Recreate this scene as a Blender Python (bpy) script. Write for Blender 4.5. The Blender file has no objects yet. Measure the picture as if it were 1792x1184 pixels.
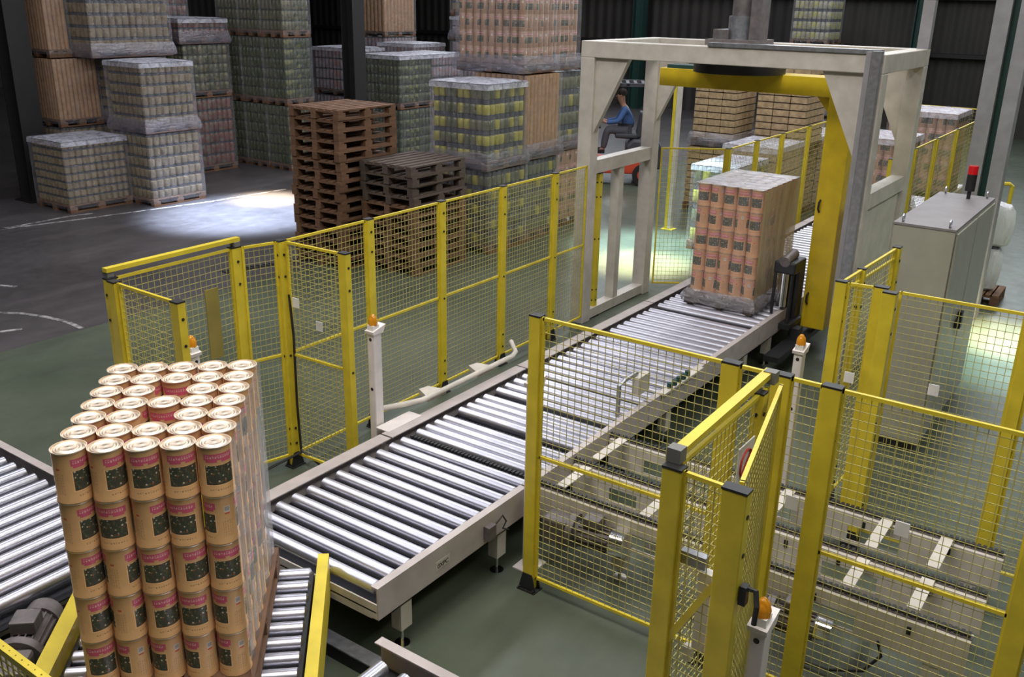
import bpy, math, random
from mathutils import Vector, Matrix
random.seed(7)
SC = bpy.context.scene
COL = SC.collection
PI = math.pi

# ------------------------------------------------------------------ camera
F, YAW, PIT, ROL, CH = 1639.5, 0.613, 0.349, 0.019, 3.838
fw = Vector((math.cos(YAW)*math.cos(PIT), math.sin(YAW)*math.cos(PIT), -math.sin(PIT)))
rt = fw.cross(Vector((0, 0, 1))).normalized()
up = rt.cross(fw)
c_, s_ = math.cos(ROL), math.sin(ROL)
r2 = rt*c_ + up*s_
u2 = up*c_ - rt*s_
cam = bpy.data.cameras.new('camera')
camo = bpy.data.objects.new('camera', cam)
COL.objects.link(camo)
cam.sensor_fit = 'HORIZONTAL'
cam.sensor_width = 36
cam.lens = 36*F/1792
cam.clip_end = 200
cam.clip_start = 0.05
m = Matrix((r2, u2, -fw)).transposed().to_4x4()
m.translation = Vector((0, 0, CH))
camo.matrix_world = m
SC.camera = camo

# ------------------------------------------------------------------ light
SC.view_settings.view_transform = 'Standard'
SC.view_settings.look = 'None'
SC.view_settings.gamma = 1
SC.view_settings.exposure = 0.0
SC.view_settings.use_curve_mapping = False
wd = bpy.data.worlds.new('world')
SC.world = wd
wd.use_nodes = True
wd.node_tree.nodes['Background'].inputs[0].default_value = (0.55, 0.6, 0.75, 1)
wd.node_tree.nodes['Background'].inputs[1].default_value = 0.055

def area(name, loc, size, power, color, rot=(0, 0, 0), spread=PI):
    l = bpy.data.lights.new(name, 'AREA')
    l.shape = 'RECTANGLE'
    l.size, l.size_y = size
    l.energy = power
    l.color = color
    l.spread = spread
    o = bpy.data.objects.new(name, l)
    COL.objects.link(o)
    o.location = loc
    o.rotation_euler = rot
    return o

def spot(name, loc, target, power, color, ang, blend=0.7, rad=0.25):
    l = bpy.data.lights.new(name, 'SPOT')
    l.energy = power
    l.color = color
    l.spot_size = ang
    l.spot_blend = blend
    l.shadow_soft_size = rad
    o = bpy.data.objects.new(name, l)
    COL.objects.link(o)
    o.location = loc
    o.rotation_euler = (Vector(target)-Vector(loc)).to_track_quat('-Z', 'Y').to_euler()
    return o

area('added_overhead_light', (2.0, 3.0, 9.5), (2.0, 6.0), 700, (1.0, 0.94, 0.88))  # unseen overhead area lights, added for soft downward fill; no rooflights modelled
area('added_overhead_light', (9.0, 11.5, 9.5), (26.0, 1.7), 1000, (0.90, 0.92, 1.0))  # added strip, placed so the rollers catch a long highlight
area('added_overhead_light', (12.0, 3.0, 9.5), (14.0, 1.6), 500, (0.95, 0.96, 1.0))
area('added_overhead_light', (9.0, -3.5, 9.5), (18.0, 1.6), 650, (0.97, 1.0, 0.95))  # added strip on the right to brighten the cabinet doors
area('added_overhead_light', (21.0, 6.5, 9.5), (12.0, 5.0), 650, (0.93, 0.96, 1.0))  # large light added above the outfeed to whiten its rollers
area('added_overhead_light', (23.0, 16.0, 9.5), (14.0, 2.0), 420, (0.96, 0.96, 1.0))
spot('skylight_beam', (10.6, 13.9, 9.3), (12.2, 14.5, 0), 52000, (1.0, 0.82, 0.55), 0.19, 0.8)
spot('skylight_beam', (9.4, 13.6, 9.3), (11.0, 13.9, 0), 60000, (0.60, 0.74, 1.0), 0.42, 0.95)
spot('skylight_beam', (11.4, 6.4, 9.3), (12.6, 6.5, 0), 44000, (1.0, 0.86, 0.58), 0.21, 0.8)
spot('skylight_beam', (12.0, 6.4, 9.3), (13.6, 6.8, 0), 26000, (0.6, 0.85, 0.9), 0.34, 0.95)
spot('skylight_beam', (11.6, 0.6, 9.3), (12.4, 1.25, 0), 34000, (1.0, 0.88, 0.60), 0.20, 0.8)
spot('skylight_beam', (10.8, 0.2, 9.3), (11.6, 0.9, 0), 14000, (0.55, 0.85, 0.85), 0.32, 0.95)

# ------------------------------------------------------------------ materials
class NT:
    """small node-tree writer"""
    def __init__(self, name):
        self.mat = bpy.data.materials.new(name)
        self.mat.use_nodes = True
        self.t = self.mat.node_tree
        self.b = self.t.nodes['Principled BSDF']
        self.out = self.t.nodes['Material Output']
    def n(self, typ, **kw):
        x = self.t.nodes.new(typ)
        for k, v in kw.items():
            setattr(x, k, v)
        return x
    def l(self, a, b):
        self.t.links.new(a, b)
    def val(self, inp, v):
        if hasattr(v, 'is_output'):
            self.l(v, inp)
        else:
            inp.default_value = v
    def math(self, op, a, b=0.0):
        x = self.n('ShaderNodeMath', operation=op)
        self.val(x.inputs[0], a)
        self.val(x.inputs[1], b)
        return x.outputs[0]
    def mix(self, f, a, b):
        x = self.n('ShaderNodeMix', data_type='RGBA')
        self.val(x.inputs[0], f)
        for i, v in ((6, a), (7, b)):
            self.val(x.inputs[i], (*v, 1) if isinstance(v, tuple) and len(v) == 3 else v)
        return x.outputs[2]
    def noise(self, vec, scale, detail=3.0, rough=0.5):
        x = self.n('ShaderNodeTexNoise')
        x.inputs['Scale'].default_value = scale
        x.inputs['Detail'].default_value = detail
        x.inputs['Roughness'].default_value = rough
        if vec is not None:
            self.l(vec, x.inputs['Vector'])
        return x
    def ramp(self, f, stops):
        x = self.n('ShaderNodeValToRGB')
        e = x.color_ramp.elements
        while len(e) < len(stops):
            e.new(0.5)
        for q, (p, c) in zip(e, stops):
            q.position = p
            q.color = (*c, 1)
        self.l(f, x.inputs[0])
        return x.outputs[0]
    def coord(self, kind='Object'):
        return self.n('ShaderNodeTexCoord').outputs[kind]
    def scaled(self, vec, s):
        x = self.n('ShaderNodeMapping')
        x.inputs['Scale'].default_value = s
        self.l(vec, x.inputs['Vector'])
        return x.outputs[0]
    def bump(self, h, strength, dist=0.01):
        x = self.n('ShaderNodeBump')
        x.inputs['Strength'].default_value = strength
        x.inputs['Distance'].default_value = dist
        self.l(h, x.inputs['Height'])
        self.l(x.outputs[0], self.b.inputs['Normal'])
        return x.outputs[0]

def paint(name, col, rough=0.5, metal=0.0, var=0.12, scale=6.0, spec=0.5, world=False):
    t = NT(name)
    n = t.noise(t.coord('Object'), scale, 4)
    d = tuple(max(0, c*(1-var)) for c in col)
    e = tuple(min(1, c*(1+var)) for c in col)
    t.l(t.ramp(n.outputs['Fac'], [(0.3, d), (0.7, e)]), t.b.inputs['Base Color'])
    t.b.inputs['Roughness'].default_value = rough
    t.b.inputs['Metallic'].default_value = metal
    t.b.inputs['Specular IOR Level'].default_value = spec
    return t.mat

M = {}
M['yellow'] = paint('yellow_enamel', (0.66, 0.52, 0.035), 0.42)
M['yellow_deep'] = paint('yellow_machine_enamel', (0.60, 0.43, 0.015), 0.38)
M['wire'] = paint('yellow_wire_enamel', (0.46, 0.41, 0.12), 0.5)
M['olive'] = paint('olive_plate', (0.26, 0.21, 0.05), 0.5)
M['cream'] = paint('cream_enamel', (0.56, 0.515, 0.455), 0.45)
M['cream_pink'] = paint('pale_cream_enamel', (0.46, 0.405, 0.39), 0.42)
M['white_post'] = paint('white_enamel', (0.74, 0.68, 0.66), 0.4)
M['black'] = paint('black_plastic', (0.015, 0.015, 0.016), 0.5)
M['dark_steel'] = paint('dark_steel', (0.045, 0.045, 0.05), 0.45, 0.6)
M['grey_plastic'] = paint('grey_plastic', (0.16, 0.16, 0.15), 0.5)
M['galv'] = paint('galvanised_steel', (0.42, 0.43, 0.46), 0.38, 0.85, 0.2, 20)
M['chrome'] = paint('bright_steel', (0.85, 0.85, 0.88), 0.15, 1.0, 0.05)
M['grey_metal'] = paint('grey_cast_metal', (0.17, 0.15, 0.15), 0.5, 0.4, 0.2, 14)
M['cabinet'] = paint('cabinet_grey_enamel', (0.36, 0.35, 0.29), 0.42, 0, 0.06)
M['cabinet_top'] = paint('cabinet_lid_grey', (0.23, 0.21, 0.215), 0.5, 0, 0.08)
M['orange'] = None
M['beam'] = paint('building_steel_dark', (0.012, 0.010, 0.010), 0.6)
M['green_steel'] = paint('green_building_steel', (0.012, 0.05, 0.04), 0.6)
M['pale_steel'] = paint('pale_grey_steel', (0.30, 0.29, 0.30), 0.5, 0.1)
M['forklift_red'] = paint('red_orange_enamel', (0.62, 0.07, 0.03), 0.4)
M['rubber'] = paint('rubber', (0.012, 0.012, 0.012), 0.8)
M['seat'] = paint('charcoal_vinyl', (0.05, 0.05, 0.06), 0.55)
M['skin'] = paint('skin', (0.42, 0.22, 0.15), 0.5)
M['hair'] = paint('dark_hair', (0.02, 0.014, 0.01), 0.6)
M['shirt'] = paint('blue_cotton', (0.055, 0.12, 0.30), 0.8)
M['trousers'] = paint('grey_cotton', (0.09, 0.085, 0.10), 0.8)
M['sign_white'] = paint('white_label', (0.78, 0.76, 0.74), 0.5)
M['sign_red'] = paint('red_print', (0.50, 0.05, 0.05), 0.5)
M['line'] = None

def amber():
    t = NT('amber_lens')
    t.b.inputs['Base Color'].default_value = (0.85, 0.36, 0.02, 1)
    t.b.inputs['Roughness'].default_value = 0.12
    t.b.inputs['Transmission Weight'].default_value = 0.35
    n = t.n('ShaderNodeTexWave')
    n.inputs['Scale'].default_value = 18
    t.l(t.coord('Object'), n.inputs['Vector'])
    t.bump(n.outputs['Fac'], 0.6, 0.004)
    return t.mat
M['orange'] = amber()
def redlens():
    t = NT('red_lens')
    t.b.inputs['Base Color'].default_value = (0.55, 0.01, 0.015, 1)
    t.b.inputs['Roughness'].default_value = 0.15
    t.b.inputs['Emission Color'].default_value = (1, 0.02, 0.03, 1)
    t.b.inputs['Emission Strength'].default_value = 0.06
    return t.mat
M['red_lens'] = redlens()

def roller_mat():
    t = NT('zinc_roller')
    n2 = t.noise(t.coord('Object'), 3.0, 2)
    t.l(t.ramp(n2.outputs['Fac'], [(0.3, (0.62, 0.62, 0.70)), (0.7, (0.76, 0.75, 0.83))]), t.b.inputs['Base Color'])
    t.b.inputs['Metallic'].default_value = 0.9
    t.b.inputs['Roughness'].default_value = 0.33
    return t.mat
M['roller'] = roller_mat()

def floor_mat(name, a, b, stain, rough):
    t = NT(name)
    co = t.coord('Object')
    n1 = t.noise(co, 0.45, 5, 0.6)
    n2 = t.noise(co, 5.0, 6, 0.65)
    n3 = t.noise(t.scaled(co, (0.25, 1.0, 1)), 1.1, 4, 0.6)
    c = t.ramp(n1.outputs['Fac'], [(0.35, a), (0.68, b)])
    c = t.mix(t.math('MULTIPLY', t.ramp(n3.outputs['Fac'], [(0.52, (0,)*3), (0.72, (1,)*3)]), 0.55), c, stain)
    c = t.mix(t.math('MULTIPLY', t.ramp(n2.outputs['Fac'], [(0.45, (0,)*3), (0.8, (1,)*3)]), 0.25), c, stain)
    t.l(c, t.b.inputs['Base Color'])
    t.l(t.math('ADD', t.math('MULTIPLY', n2.outputs['Fac'], 0.25), rough), t.b.inputs['Roughness'])
    t.b.inputs['Specular IOR Level'].default_value = 0.45
    t.bump(n2.outputs['Fac'], 0.05, 0.01)
    return t.mat
M['floor_green'] = floor_mat('green_floor_paint', (0.064, 0.080, 0.055), (0.115, 0.135, 0.098), (0.045, 0.048, 0.036), 0.22)
M['floor_dark'] = floor_mat('dark_concrete', (0.050, 0.045, 0.046), (0.085, 0.078, 0.08), (0.14, 0.125, 0.13), 0.30)

def wall_mat():
    t = NT('corrugated_cladding')
    co = t.coord('Object')
    w = t.n('ShaderNodeTexWave', bands_direction='DIAGONAL')
    w.inputs['Scale'].default_value = 1.6
    t.l(t.scaled(co, (1, 1, 0)), w.inputs['Vector'])
    n = t.noise(co, 0.5, 3)
    t.l(t.ramp(n.outputs['Fac'], [(0.3, (0.028, 0.025, 0.023)), (0.7, (0.046, 0.042, 0.038))]), t.b.inputs['Base Color'])
    t.b.inputs['Roughness'].default_value = 0.7
    t.bump(w.outputs['Fac'], 0.8, 0.06)
    return t.mat
M['wall'] = wall_mat()

def can_mat(name, body, banner, faint=1.0):
    t = NT(name)
    uv = t.coord('UV')
    s = t.n('ShaderNodeSeparateXYZ')
    t.l(uv, s.inputs[0])
    u, v = s.outputs[0], s.outputs[1]
    def rect(u0, u1, v0, v1):
        a = t.math('MULTIPLY', t.math('GREATER_THAN', u, u0), t.math('LESS_THAN', u, u1))
        b = t.math('MULTIPLY', t.math('GREATER_THAN', v, v0), t.math('LESS_THAN', v, v1))
        return t.math('MULTIPLY', a, b)
    n = t.noise(t.coord('Object'), 14, 3)
    c = t.ramp(n.outputs['Fac'], [(0.3, tuple(x*0.94 for x in body)), (0.7, tuple(min(1, x*1.06) for x in body))])
    vor = t.n('ShaderNodeTexVoronoi')
    vor.inputs['Scale'].default_value = 1
    t.l(t.scaled(uv, (46, 24, 1)), vor.inputs['Vector'])
    sep = t.n('ShaderNodeSeparateColor')
    t.l(vor.outputs['Color'], sep.inputs[0])
    veg = t.ramp(sep.outputs[0], [(0.0, (0.05, 0.06, 0.035)), (0.35, (0.07, 0.12, 0.045)), (0.58, (0.15, 0.10, 0.055)), (0.78, (0.36, 0.11, 0.035)), (0.88, (0.66, 0.56, 0.42))])
    veg.node.color_ramp.interpolation = 'CONSTANT'
    veg = t.mix(t.ramp(vor.outputs['Distance'], [(0.3, (0,)*3), (0.6, (1,)*3)]), veg, (0.06, 0.06, 0.045))
    # letter-like strokes on the banner
    br = t.n('ShaderNodeTexBrick')
    br.offset = 0.0
    br.inputs['Scale'].default_value = 1
    br.inputs['Brick Width'].default_value = 0.024
    br.inputs['Row Height'].default_value = 0.055
    br.inputs['Mortar Size'].default_value = 0.0045
    br.inputs['Color1'].default_value = (1, 1, 1, 1)
    br.inputs['Color2'].default_value = (1, 1, 1, 1)
    br.inputs['Mortar'].default_value = (0, 0, 0, 1)
    t.l(uv, br.inputs['Vector'])
    st = t.noise(t.scaled(uv, (95, 46, 1)), 1.0, 1)
    letters = t.math('MULTIPLY', t.math('GREATER_THAN', st.outputs['Fac'], 0.47), br.outputs['Color'])
    # banner dips in the middle like a shallow bracket
    for base in (0.06, 0.56):
        c = t.mix(rect(base, base+0.30, 0.235, 0.655), c, tuple(min(1, x*1.25) for x in body))
        c = t.mix(rect(base+0.01, base+0.29, 0.25, 0.64), c, veg)
        c = t.mix(rect(base, base+0.30, 0.74, 0.87), c, banner)
        c = t.mix(rect(base+0.02, base+0.13, 0.70, 0.75), c, banner)
        c = t.mix(rect(base+0.17, base+0.28, 0.70, 0.75), c, banner)
        c = t.mix(t.math('MULTIPLY', rect(base+0.02, base+0.28, 0.78, 0.84), letters), c, (0.85, 0.55, 0.52))
        c = t.mix(t.math('MULTIPLY', rect(base+0.03, base+0.27, 0.13, 0.165), letters), c, tuple(x*0.45 for x in body))
    c = t.mix(rect(0.44, 0.50, 0.66, 0.79), c, (0.66, 0.60, 0.55))
    bars = t.math('GREATER_THAN', t.math('SINE', t.math('MULTIPLY', u, 900)), 0.0)
    c = t.mix(t.math('MULTIPLY', rect(0.447, 0.493, 0.69, 0.775), bars), c, (0.12, 0.11, 0.12))
    c = t.mix(rect(0.445, 0.495, 0.62, 0.65), c, (0.62, 0.10, 0.06))
    c = t.mix(t.math('MULTIPLY', rect(0.42, 0.52, 0.15, 0.5), letters), c, tuple(x*0.72 for x in body))
    c = t.mix(rect(0.91, 0.95, 0.66, 0.70), c, (0.60, 0.10, 0.05))
    c = t.mix(t.math('MULTIPLY', rect(0.88, 0.98, 0.18, 0.6), letters), c, tuple(x*0.72 for x in body))
    t.l(c, t.b.inputs['Base Color'])
    t.b.inputs['Roughness'].default_value = 0.33
    t.b.inputs['Specular IOR Level'].default_value = 0.5
    return t.mat
M['can'] = can_mat('printed_tin', (0.70, 0.41, 0.19), (0.66, 0.11, 0.19))
M['lid'] = paint('lacquered_tin_lid', (0.78, 0.65, 0.51), 0.36, 0.8, 0.04)
_t = M['lid'].node_tree
_b = _t.nodes['Principled BSDF']
_tan = _t.nodes.new('ShaderNodeTangent')
_tan.direction_type = 'RADIAL'
_tan.axis = 'Z'
_b.inputs['Anisotropic'].default_value = 0.75
_t.links.new(_tan.outputs[0], _b.inputs['Tangent'])
M['can_hazy'] = can_mat('printed_tin_film', (0.58, 0.30, 0.15), (0.55, 0.16, 0.17))
M['bgcan'] = can_mat('printed_tin_dull', (0.37, 0.215, 0.13), (0.36, 0.16, 0.14))

def wood(name, a, b):
    t = NT(name)
    co = t.coord('Object')
    n = t.noise(t.scaled(co, (3, 3, 14)), 2.0, 5, 0.6)
    oi = t.n('ShaderNodeObjectInfo')
    c = t.ramp(n.outputs['Fac'], [(0.3, a), (0.7, b)])
    c = t.mix(t.math('MULTIPLY', oi.outputs['Random'], 0.45), c, tuple(x*0.55 for x in a))
    t.l(c, t.b.inputs['Base Color'])
    t.b.inputs['Roughness'].default_value = 0.75
    return t.mat
M['wood'] = wood('pallet_wood', (0.135, 0.068, 0.036), (0.235, 0.125, 0.07))
M['wood_old'] = wood('weathered_pallet_wood', (0.075, 0.052, 0.04), (0.125, 0.088, 0.068))

def jar(name, a, b, lab=None, labp=0.3):
    t = NT(name)
    co = t.coord('Object')
    vor = t.n('ShaderNodeTexVoronoi')
    vor.inputs['Scale'].default_value = 9
    t.l(co, vor.inputs['Vector'])
    sep = t.n('ShaderNodeSeparateColor')
    t.l(vor.outputs['Color'], sep.inputs[0])
    c = t.ramp(sep.outputs[0], [(0.1, a), (0.8, b)])
    if lab:
        c = t.mix(t.math('GREATER_THAN', sep.outputs[1], 1-labp), c, lab)
    n = t.noise(co, 40, 3)
    c = t.mix(t.math('MULTIPLY', n.outputs['Fac'], 0.4), c, tuple(x*0.4 for x in a))
    t.l(c, t.b.inputs['Base Color'])
    t.b.inputs['Roughness'].default_value = 0.25
    return t.mat
M['jar_tan'] = jar('tan_jars', (0.22, 0.165, 0.085), (0.32, 0.25, 0.14))
M['jar_gy'] = jar('green_yellow_jars', (0.10, 0.11, 0.055), (0.17, 0.165, 0.09))
M['jar_yellow'] = jar('yellow_labelled_jars', (0.34, 0.31, 0.04), (0.42, 0.38, 0.06))
M['jar_green'] = jar('dark_green_jars', (0.035, 0.05, 0.02), (0.085, 0.10, 0.035), (0.20, 0.20, 0.05), 0.12)
M['jar_olive'] = jar('olive_jars', (0.075, 0.085, 0.035), (0.15, 0.14, 0.07), (0.22, 0.20, 0.09), 0.2)
M['jar_red'] = jar('red_jars', (0.17, 0.065, 0.05), (0.27, 0.12, 0.09), (0.20, 0.17, 0.12), 0.15)
M['jar_pale'] = jar('pale_jars', (0.26, 0.22, 0.24), (0.38, 0.33, 0.36), (0.36, 0.20, 0.20), 0.2)
M['jar_top'] = jar('pale_yellow_jars', (0.35, 0.33, 0.22), (0.46, 0.45, 0.36), (0.5, 0.48, 0.14), 0.3)
M['lids'] = paint('dark_jar_lids', (0.055, 0.06, 0.075), 0.4)
M['lids_green'] = paint('green_jar_lids', (0.045, 0.06, 0.03), 0.4)
M['carton'] = paint('cardboard', (0.36, 0.20, 0.09), 0.7, 0, 0.2, 12)
M['tray'] = paint('kraft_trays', (0.42, 0.30, 0.17), 0.75, 0, 0.3, 14)
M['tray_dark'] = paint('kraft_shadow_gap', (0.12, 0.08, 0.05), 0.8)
M['sheet'] = paint('layer_card', (0.20, 0.16, 0.12), 0.8)

def film_mat(name, fog, gloss, tint, scale=(3, 3, 1.2), strength=0.9):
    t = NT(name)
    co = t.coord('Object')
    n = t.noise(t.scaled(co, scale), 3.0, 5, 0.6)
    n.inputs['Distortion'].default_value = 1.2
    bmp = t.n('ShaderNodeBump')
    bmp.inputs['Strength'].default_value = strength
    bmp.inputs['Distance'].default_value = 0.05
    t.l(n.outputs['Fac'], bmp.inputs['Height'])
    tr = t.n('ShaderNodeBsdfTransparent')
    gl = t.n('ShaderNodeBsdfGlossy')
    gl.inputs['Roughness'].default_value = 0.18
    df = t.n('ShaderNodeBsdfDiffuse')
    df.inputs['Color'].default_value = (*tint, 1)
    t.l(bmp.outputs[0], gl.inputs['Normal'])
    t.l(bmp.outputs[0], df.inputs['Normal'])
    m1 = t.n('ShaderNodeMixShader')
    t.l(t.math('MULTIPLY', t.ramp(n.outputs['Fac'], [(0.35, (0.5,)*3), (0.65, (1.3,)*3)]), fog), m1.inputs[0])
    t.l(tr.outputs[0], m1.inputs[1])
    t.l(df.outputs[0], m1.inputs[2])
    m2 = t.n('ShaderNodeMixShader')
    m2.inputs[0].default_value = gloss
    t.l(m1.outputs[0], m2.inputs[1])
    t.l(gl.outputs[0], m2.inputs[2])
    t.l(m2.outputs[0], t.out.inputs[0])
    return t.mat
M['film'] = film_mat('stretch_film', 0.10, 0.06, (0.75, 0.74, 0.8))
M['film_thick'] = film_mat('bunched_stretch_film', 0.42, 0.10, (0.30, 0.28, 0.33), (1, 1, 5), 0.6)
M['film_top'] = film_mat('film_cover_sheet', 0.55, 0.12, (0.74, 0.74, 0.84), (2, 2, 2), 0.4)
M['film_crease'] = film_mat('creased_stretch_film', 0.26, 0.40, (0.7, 0.68, 0.74), (7, 7, 3), 1.0)
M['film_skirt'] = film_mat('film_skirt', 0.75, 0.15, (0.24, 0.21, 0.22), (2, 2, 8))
M['film_sheet'] = film_mat('stretched_film_web', 0.70, 0.08, (0.52, 0.41, 0.24), (1, 1, 0.3))
def bag():
    t = NT('white_polythene')
    n = t.noise(t.scaled(t.coord('Object'), (4, 4, 1.5)), 3, 4)
    t.b.inputs['Base Color'].default_value = (0.78, 0.78, 0.80, 1)
    t.b.inputs['Roughness'].default_value = 0.3
    t.bump(n.outputs['Fac'], 0.8, 0.08)
    return t.mat
M['bag'] = bag()
def winmat():
    t = NT('daylit_glazing')
    t.b.inputs['Base Color'].default_value = (0.8, 0.85, 0.9, 1)
    t.b.inputs['Emission Color'].default_value = (0.86, 0.93, 1, 1)
    t.b.inputs['Emission Strength'].default_value = 5.0
    return t.mat
M['window'] = winmat()
def linemat():
    t = NT('worn_white_line')
    n = t.noise(t.coord('Object'), 7, 5, 0.7)
    t.l(t.ramp(n.outputs['Fac'], [(0.42, (0.10, 0.095, 0.095)), (0.58, (0.42, 0.40, 0.40))]), t.b.inputs['Base Color'])
    t.b.inputs['Roughness'].default_value = 0.6
    return t.mat
M['line'] = linemat()

# ------------------------------------------------------------------ mesh builder
class MB:
    def __init__(self):
        self.v, self.f, self.mi, self.uv = [], [], [], {}
        self.cur = 0
    def face(self, idx, uvs=None):
        if uvs:
            self.uv[len(self.f)] = uvs
        self.f.append(tuple(idx))
        self.mi.append(self.cur)
    def box(self, x0, x1, y0, y1, z0, z1, mi=None):
        if mi is not None:
            self.cur = mi
        b = len(self.v)
        self.v += [(x, y, z) for z in (z0, z1) for y in (y0, y1) for x in (x0, x1)]
        for q in ((0, 2, 3, 1), (4, 5, 7, 6), (0, 1, 5, 4), (2, 6, 7, 3), (0, 4, 6, 2), (1, 3, 7, 5)):
            self.face([b+i for i in q])
        return self
    def bar(self, p, q, w, h, upv=(0, 0, 1)):
        """rectangular bar from p to q"""
        p, q = Vector(p), Vector(q)
        d = (q-p).normalized()
        u = Vector(upv)
        if abs(d.dot(u)) > 0.98:
            u = Vector((1, 0, 0))
        s = d.cross(u).normalized()*(w/2)
        t = s.cross(d).normalized()*(h/2)
        b = len(self.v)
        for e in (p, q):
            self.v += [tuple(e-s-t), tuple(e+s-t), tuple(e+s+t), tuple(e-s+t)]
        for k in ((0, 3, 2, 1), (4, 5, 6, 7), (0, 1, 5, 4), (1, 2, 6, 5), (2, 3, 7, 6), (3, 0, 4, 7)):
            self.face([b+i for i in k])
        return self
    def cyl(self, p, q, r, n=12, r2=None, caps=True):
        p, q = Vector(p), Vector(q)
        d = (q-p).normalized()
        a = Vector((0, 0, 1)) if abs(d.z) < 0.9 else Vector((1, 0, 0))
        s = d.cross(a).normalized()
        t = s.cross(d)
        r2 = r if r2 is None else r2
        b = len(self.v)
        for e, rr in ((p, r), (q, r2)):
            for i in range(n):
                g = 2*PI*i/n
                self.v.append(tuple(e+s*math.cos(g)*rr+t*math.sin(g)*rr))
        for i in range(n):
            j = (i+1) % n
            self.face([b+i, b+n+i, b+n+j, b+j])
        if caps:
            self.face([b+i for i in range(n)])
            self.face([b+n+i for i in reversed(range(n))])
        return self
    def tube(self, pts, r, n=8):
        pts = [Vector(p) for p in pts]
        b = len(self.v)
        prev = None
        for k, p in enumerate(pts):
            d = (pts[min(k+1, len(pts)-1)]-pts[max(k-1, 0)]).normalized()
            if prev is None:
                a = Vector((0, 0, 1)) if abs(d.z) < 0.9 else Vector((1, 0, 0))
                s = d.cross(a).normalized()
            else:
                s = (prev-d*prev.dot(d)).normalized()
            prev = s
            t = s.cross(d)
            for i in range(n):
                g = 2*PI*i/n
                self.v.append(tuple(p+s*math.cos(g)*r+t*math.sin(g)*r))
        for k in range(len(pts)-1):
            for i in range(n):
                j = (i+1) % n
                self.face([b+k*n+i, b+(k+1)*n+i, b+(k+1)*n+j, b+k*n+j])
        self.face([b+i for i in range(n)])
        self.face([b+(len(pts)-1)*n+i for i in reversed(range(n))])
        return self
    def lathe(self, prof, n=24, o=(0, 0, 0), uvr=None, caps=True, du=0.0):
        """prof: list of (r, z); uvr=(z0,z1) maps v over heights"""
        b = len(self.v)
        for r, z in prof:
            for i in range(n):
                g = 2*PI*i/n
                self.v.append((o[0]+r*math.cos(g), o[1]+r*math.sin(g), o[2]+z))
        for k in range(len(prof)-1):
            for i in range(n):
                j = (i+1) % n
                uvs = None
                if uvr:
                    va = (prof[k][1]-uvr[0])/(uvr[1]-uvr[0])
                    vb = (prof[k+1][1]-uvr[0])/(uvr[1]-uvr[0])
                    uvs = [((i/n+du) % 1.0, va), ((i/n+du) % 1.0+1/n, va), ((i/n+du) % 1.0+1/n, vb), ((i/n+du) % 1.0, vb)]
                self.face([b+k*n+i, b+k*n+j, b+(k+1)*n+j, b+(k+1)*n+i], uvs)
        if caps and prof[0][0] > 1e-4:
            self.face([b+i for i in reversed(range(n))])
        if caps and prof[-1][0] > 1e-4:
            self.face([b+(len(prof)-1)*n+i for i in range(n)])
        return self
    def prism(self, poly, axis, a, b2):
        """poly in the two other axes (in xyz order), extruded along axis"""
        b = len(self.v)
        for h in (a, b2):
            for p in poly:
                q = list(p)
                q.insert(axis, h)
                self.v.append(tuple(q))
        n = len(poly)
        self.face([b+i for i in reversed(range(n))])
        self.face([b+n+i for i in range(n)])
        for i in range(n):
            j = (i+1) % n
            self.face([b+i, b+j, b+n+j, b+n+i])
        return self
    def build(self, name, mats, parent=None, smooth=False, bevel=0, world=True):
        me = bpy.data.meshes.new(name)
        off = Vector((0, 0, 0))
        if parent is not None and world:
            p = parent
            while p is not None:
                off += p.location
                p = p.parent
        me.from_pydata([tuple(Vector(q)-off) for q in self.v], [], self.f)
        for mm in (mats if isinstance(mats, (list, tuple)) else [mats]):
            me.materials.append(mm)
        for p, i in zip(me.polygons, self.mi):
            p.material_index = i
        if self.uv:
            ul = me.uv_layers.new(name='UVMap')
            for p in me.polygons:
                us = self.uv.get(p.index)
                for k, li in enumerate(p.loop_indices):
                    ul.data[li].uv = us[k] if us else (0.7*0, 0.02)
        me.validate()
        import bmesh
        bm = bmesh.new()
        bm.from_mesh(me)
        bmesh.ops.recalc_face_normals(bm, faces=bm.faces[:])
        bm.to_mesh(me)
        bm.free()
        if smooth:
            me.shade_auto_smooth if False else None
            for p in me.polygons:
                p.use_smooth = True
            try:
                me.set_sharp_from_angle(angle=math.radians(40))
            except Exception:
                pass
        o = bpy.data.objects.new(name, me)
        COL.objects.link(o)
        if parent is not None:
            o.parent = parent
        if bevel:
            bv = o.modifiers.new('bevel', 'BEVEL')
            bv.width = bevel
            bv.segments = 2
            bv.limit_method = 'ANGLE'
        return o

def tag(o, label, cat, group=None):
    o['label'] = label
    o['category'] = cat
    if group:
        o['group'] = group
    return o
def thing(name, label, cat, loc=(0, 0, 0), group=None, rz=0):
    o = bpy.data.objects.new(name, None)
    COL.objects.link(o)
    o.location = loc
    o.rotation_euler = (0, 0, rz)
    o.empty_display_size = 0.1
    return tag(o, label, cat, group)
def struct(mb, name, mat):
    o = mb.build(name, mat)
    o['kind'] = 'structure'
    return o
def part(name, mesh, parent, loc=(0, 0, 0), rot=(0, 0, 0), label=None):
    o = bpy.data.objects.new(name, mesh)
    COL.objects.link(o)
    o.parent = parent
    o.location = loc
    o.rotation_euler = rot
    if label:
        o['label'] = label
    return o
def mesh_of(mb, name, mats, smooth=False):
    o = mb.build(name, mats, smooth=smooth)
    me = o.data
    bpy.data.objects.remove(o)
    return me
ORD = ['first', 'second', 'third', 'fourth', 'fifth', 'sixth', 'seventh', 'eighth', 'ninth', 'tenth', 'eleventh', 'twelfth', 'thirteenth', 'fourteenth', 'fifteenth', 'sixteenth', 'seventeenth']

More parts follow.
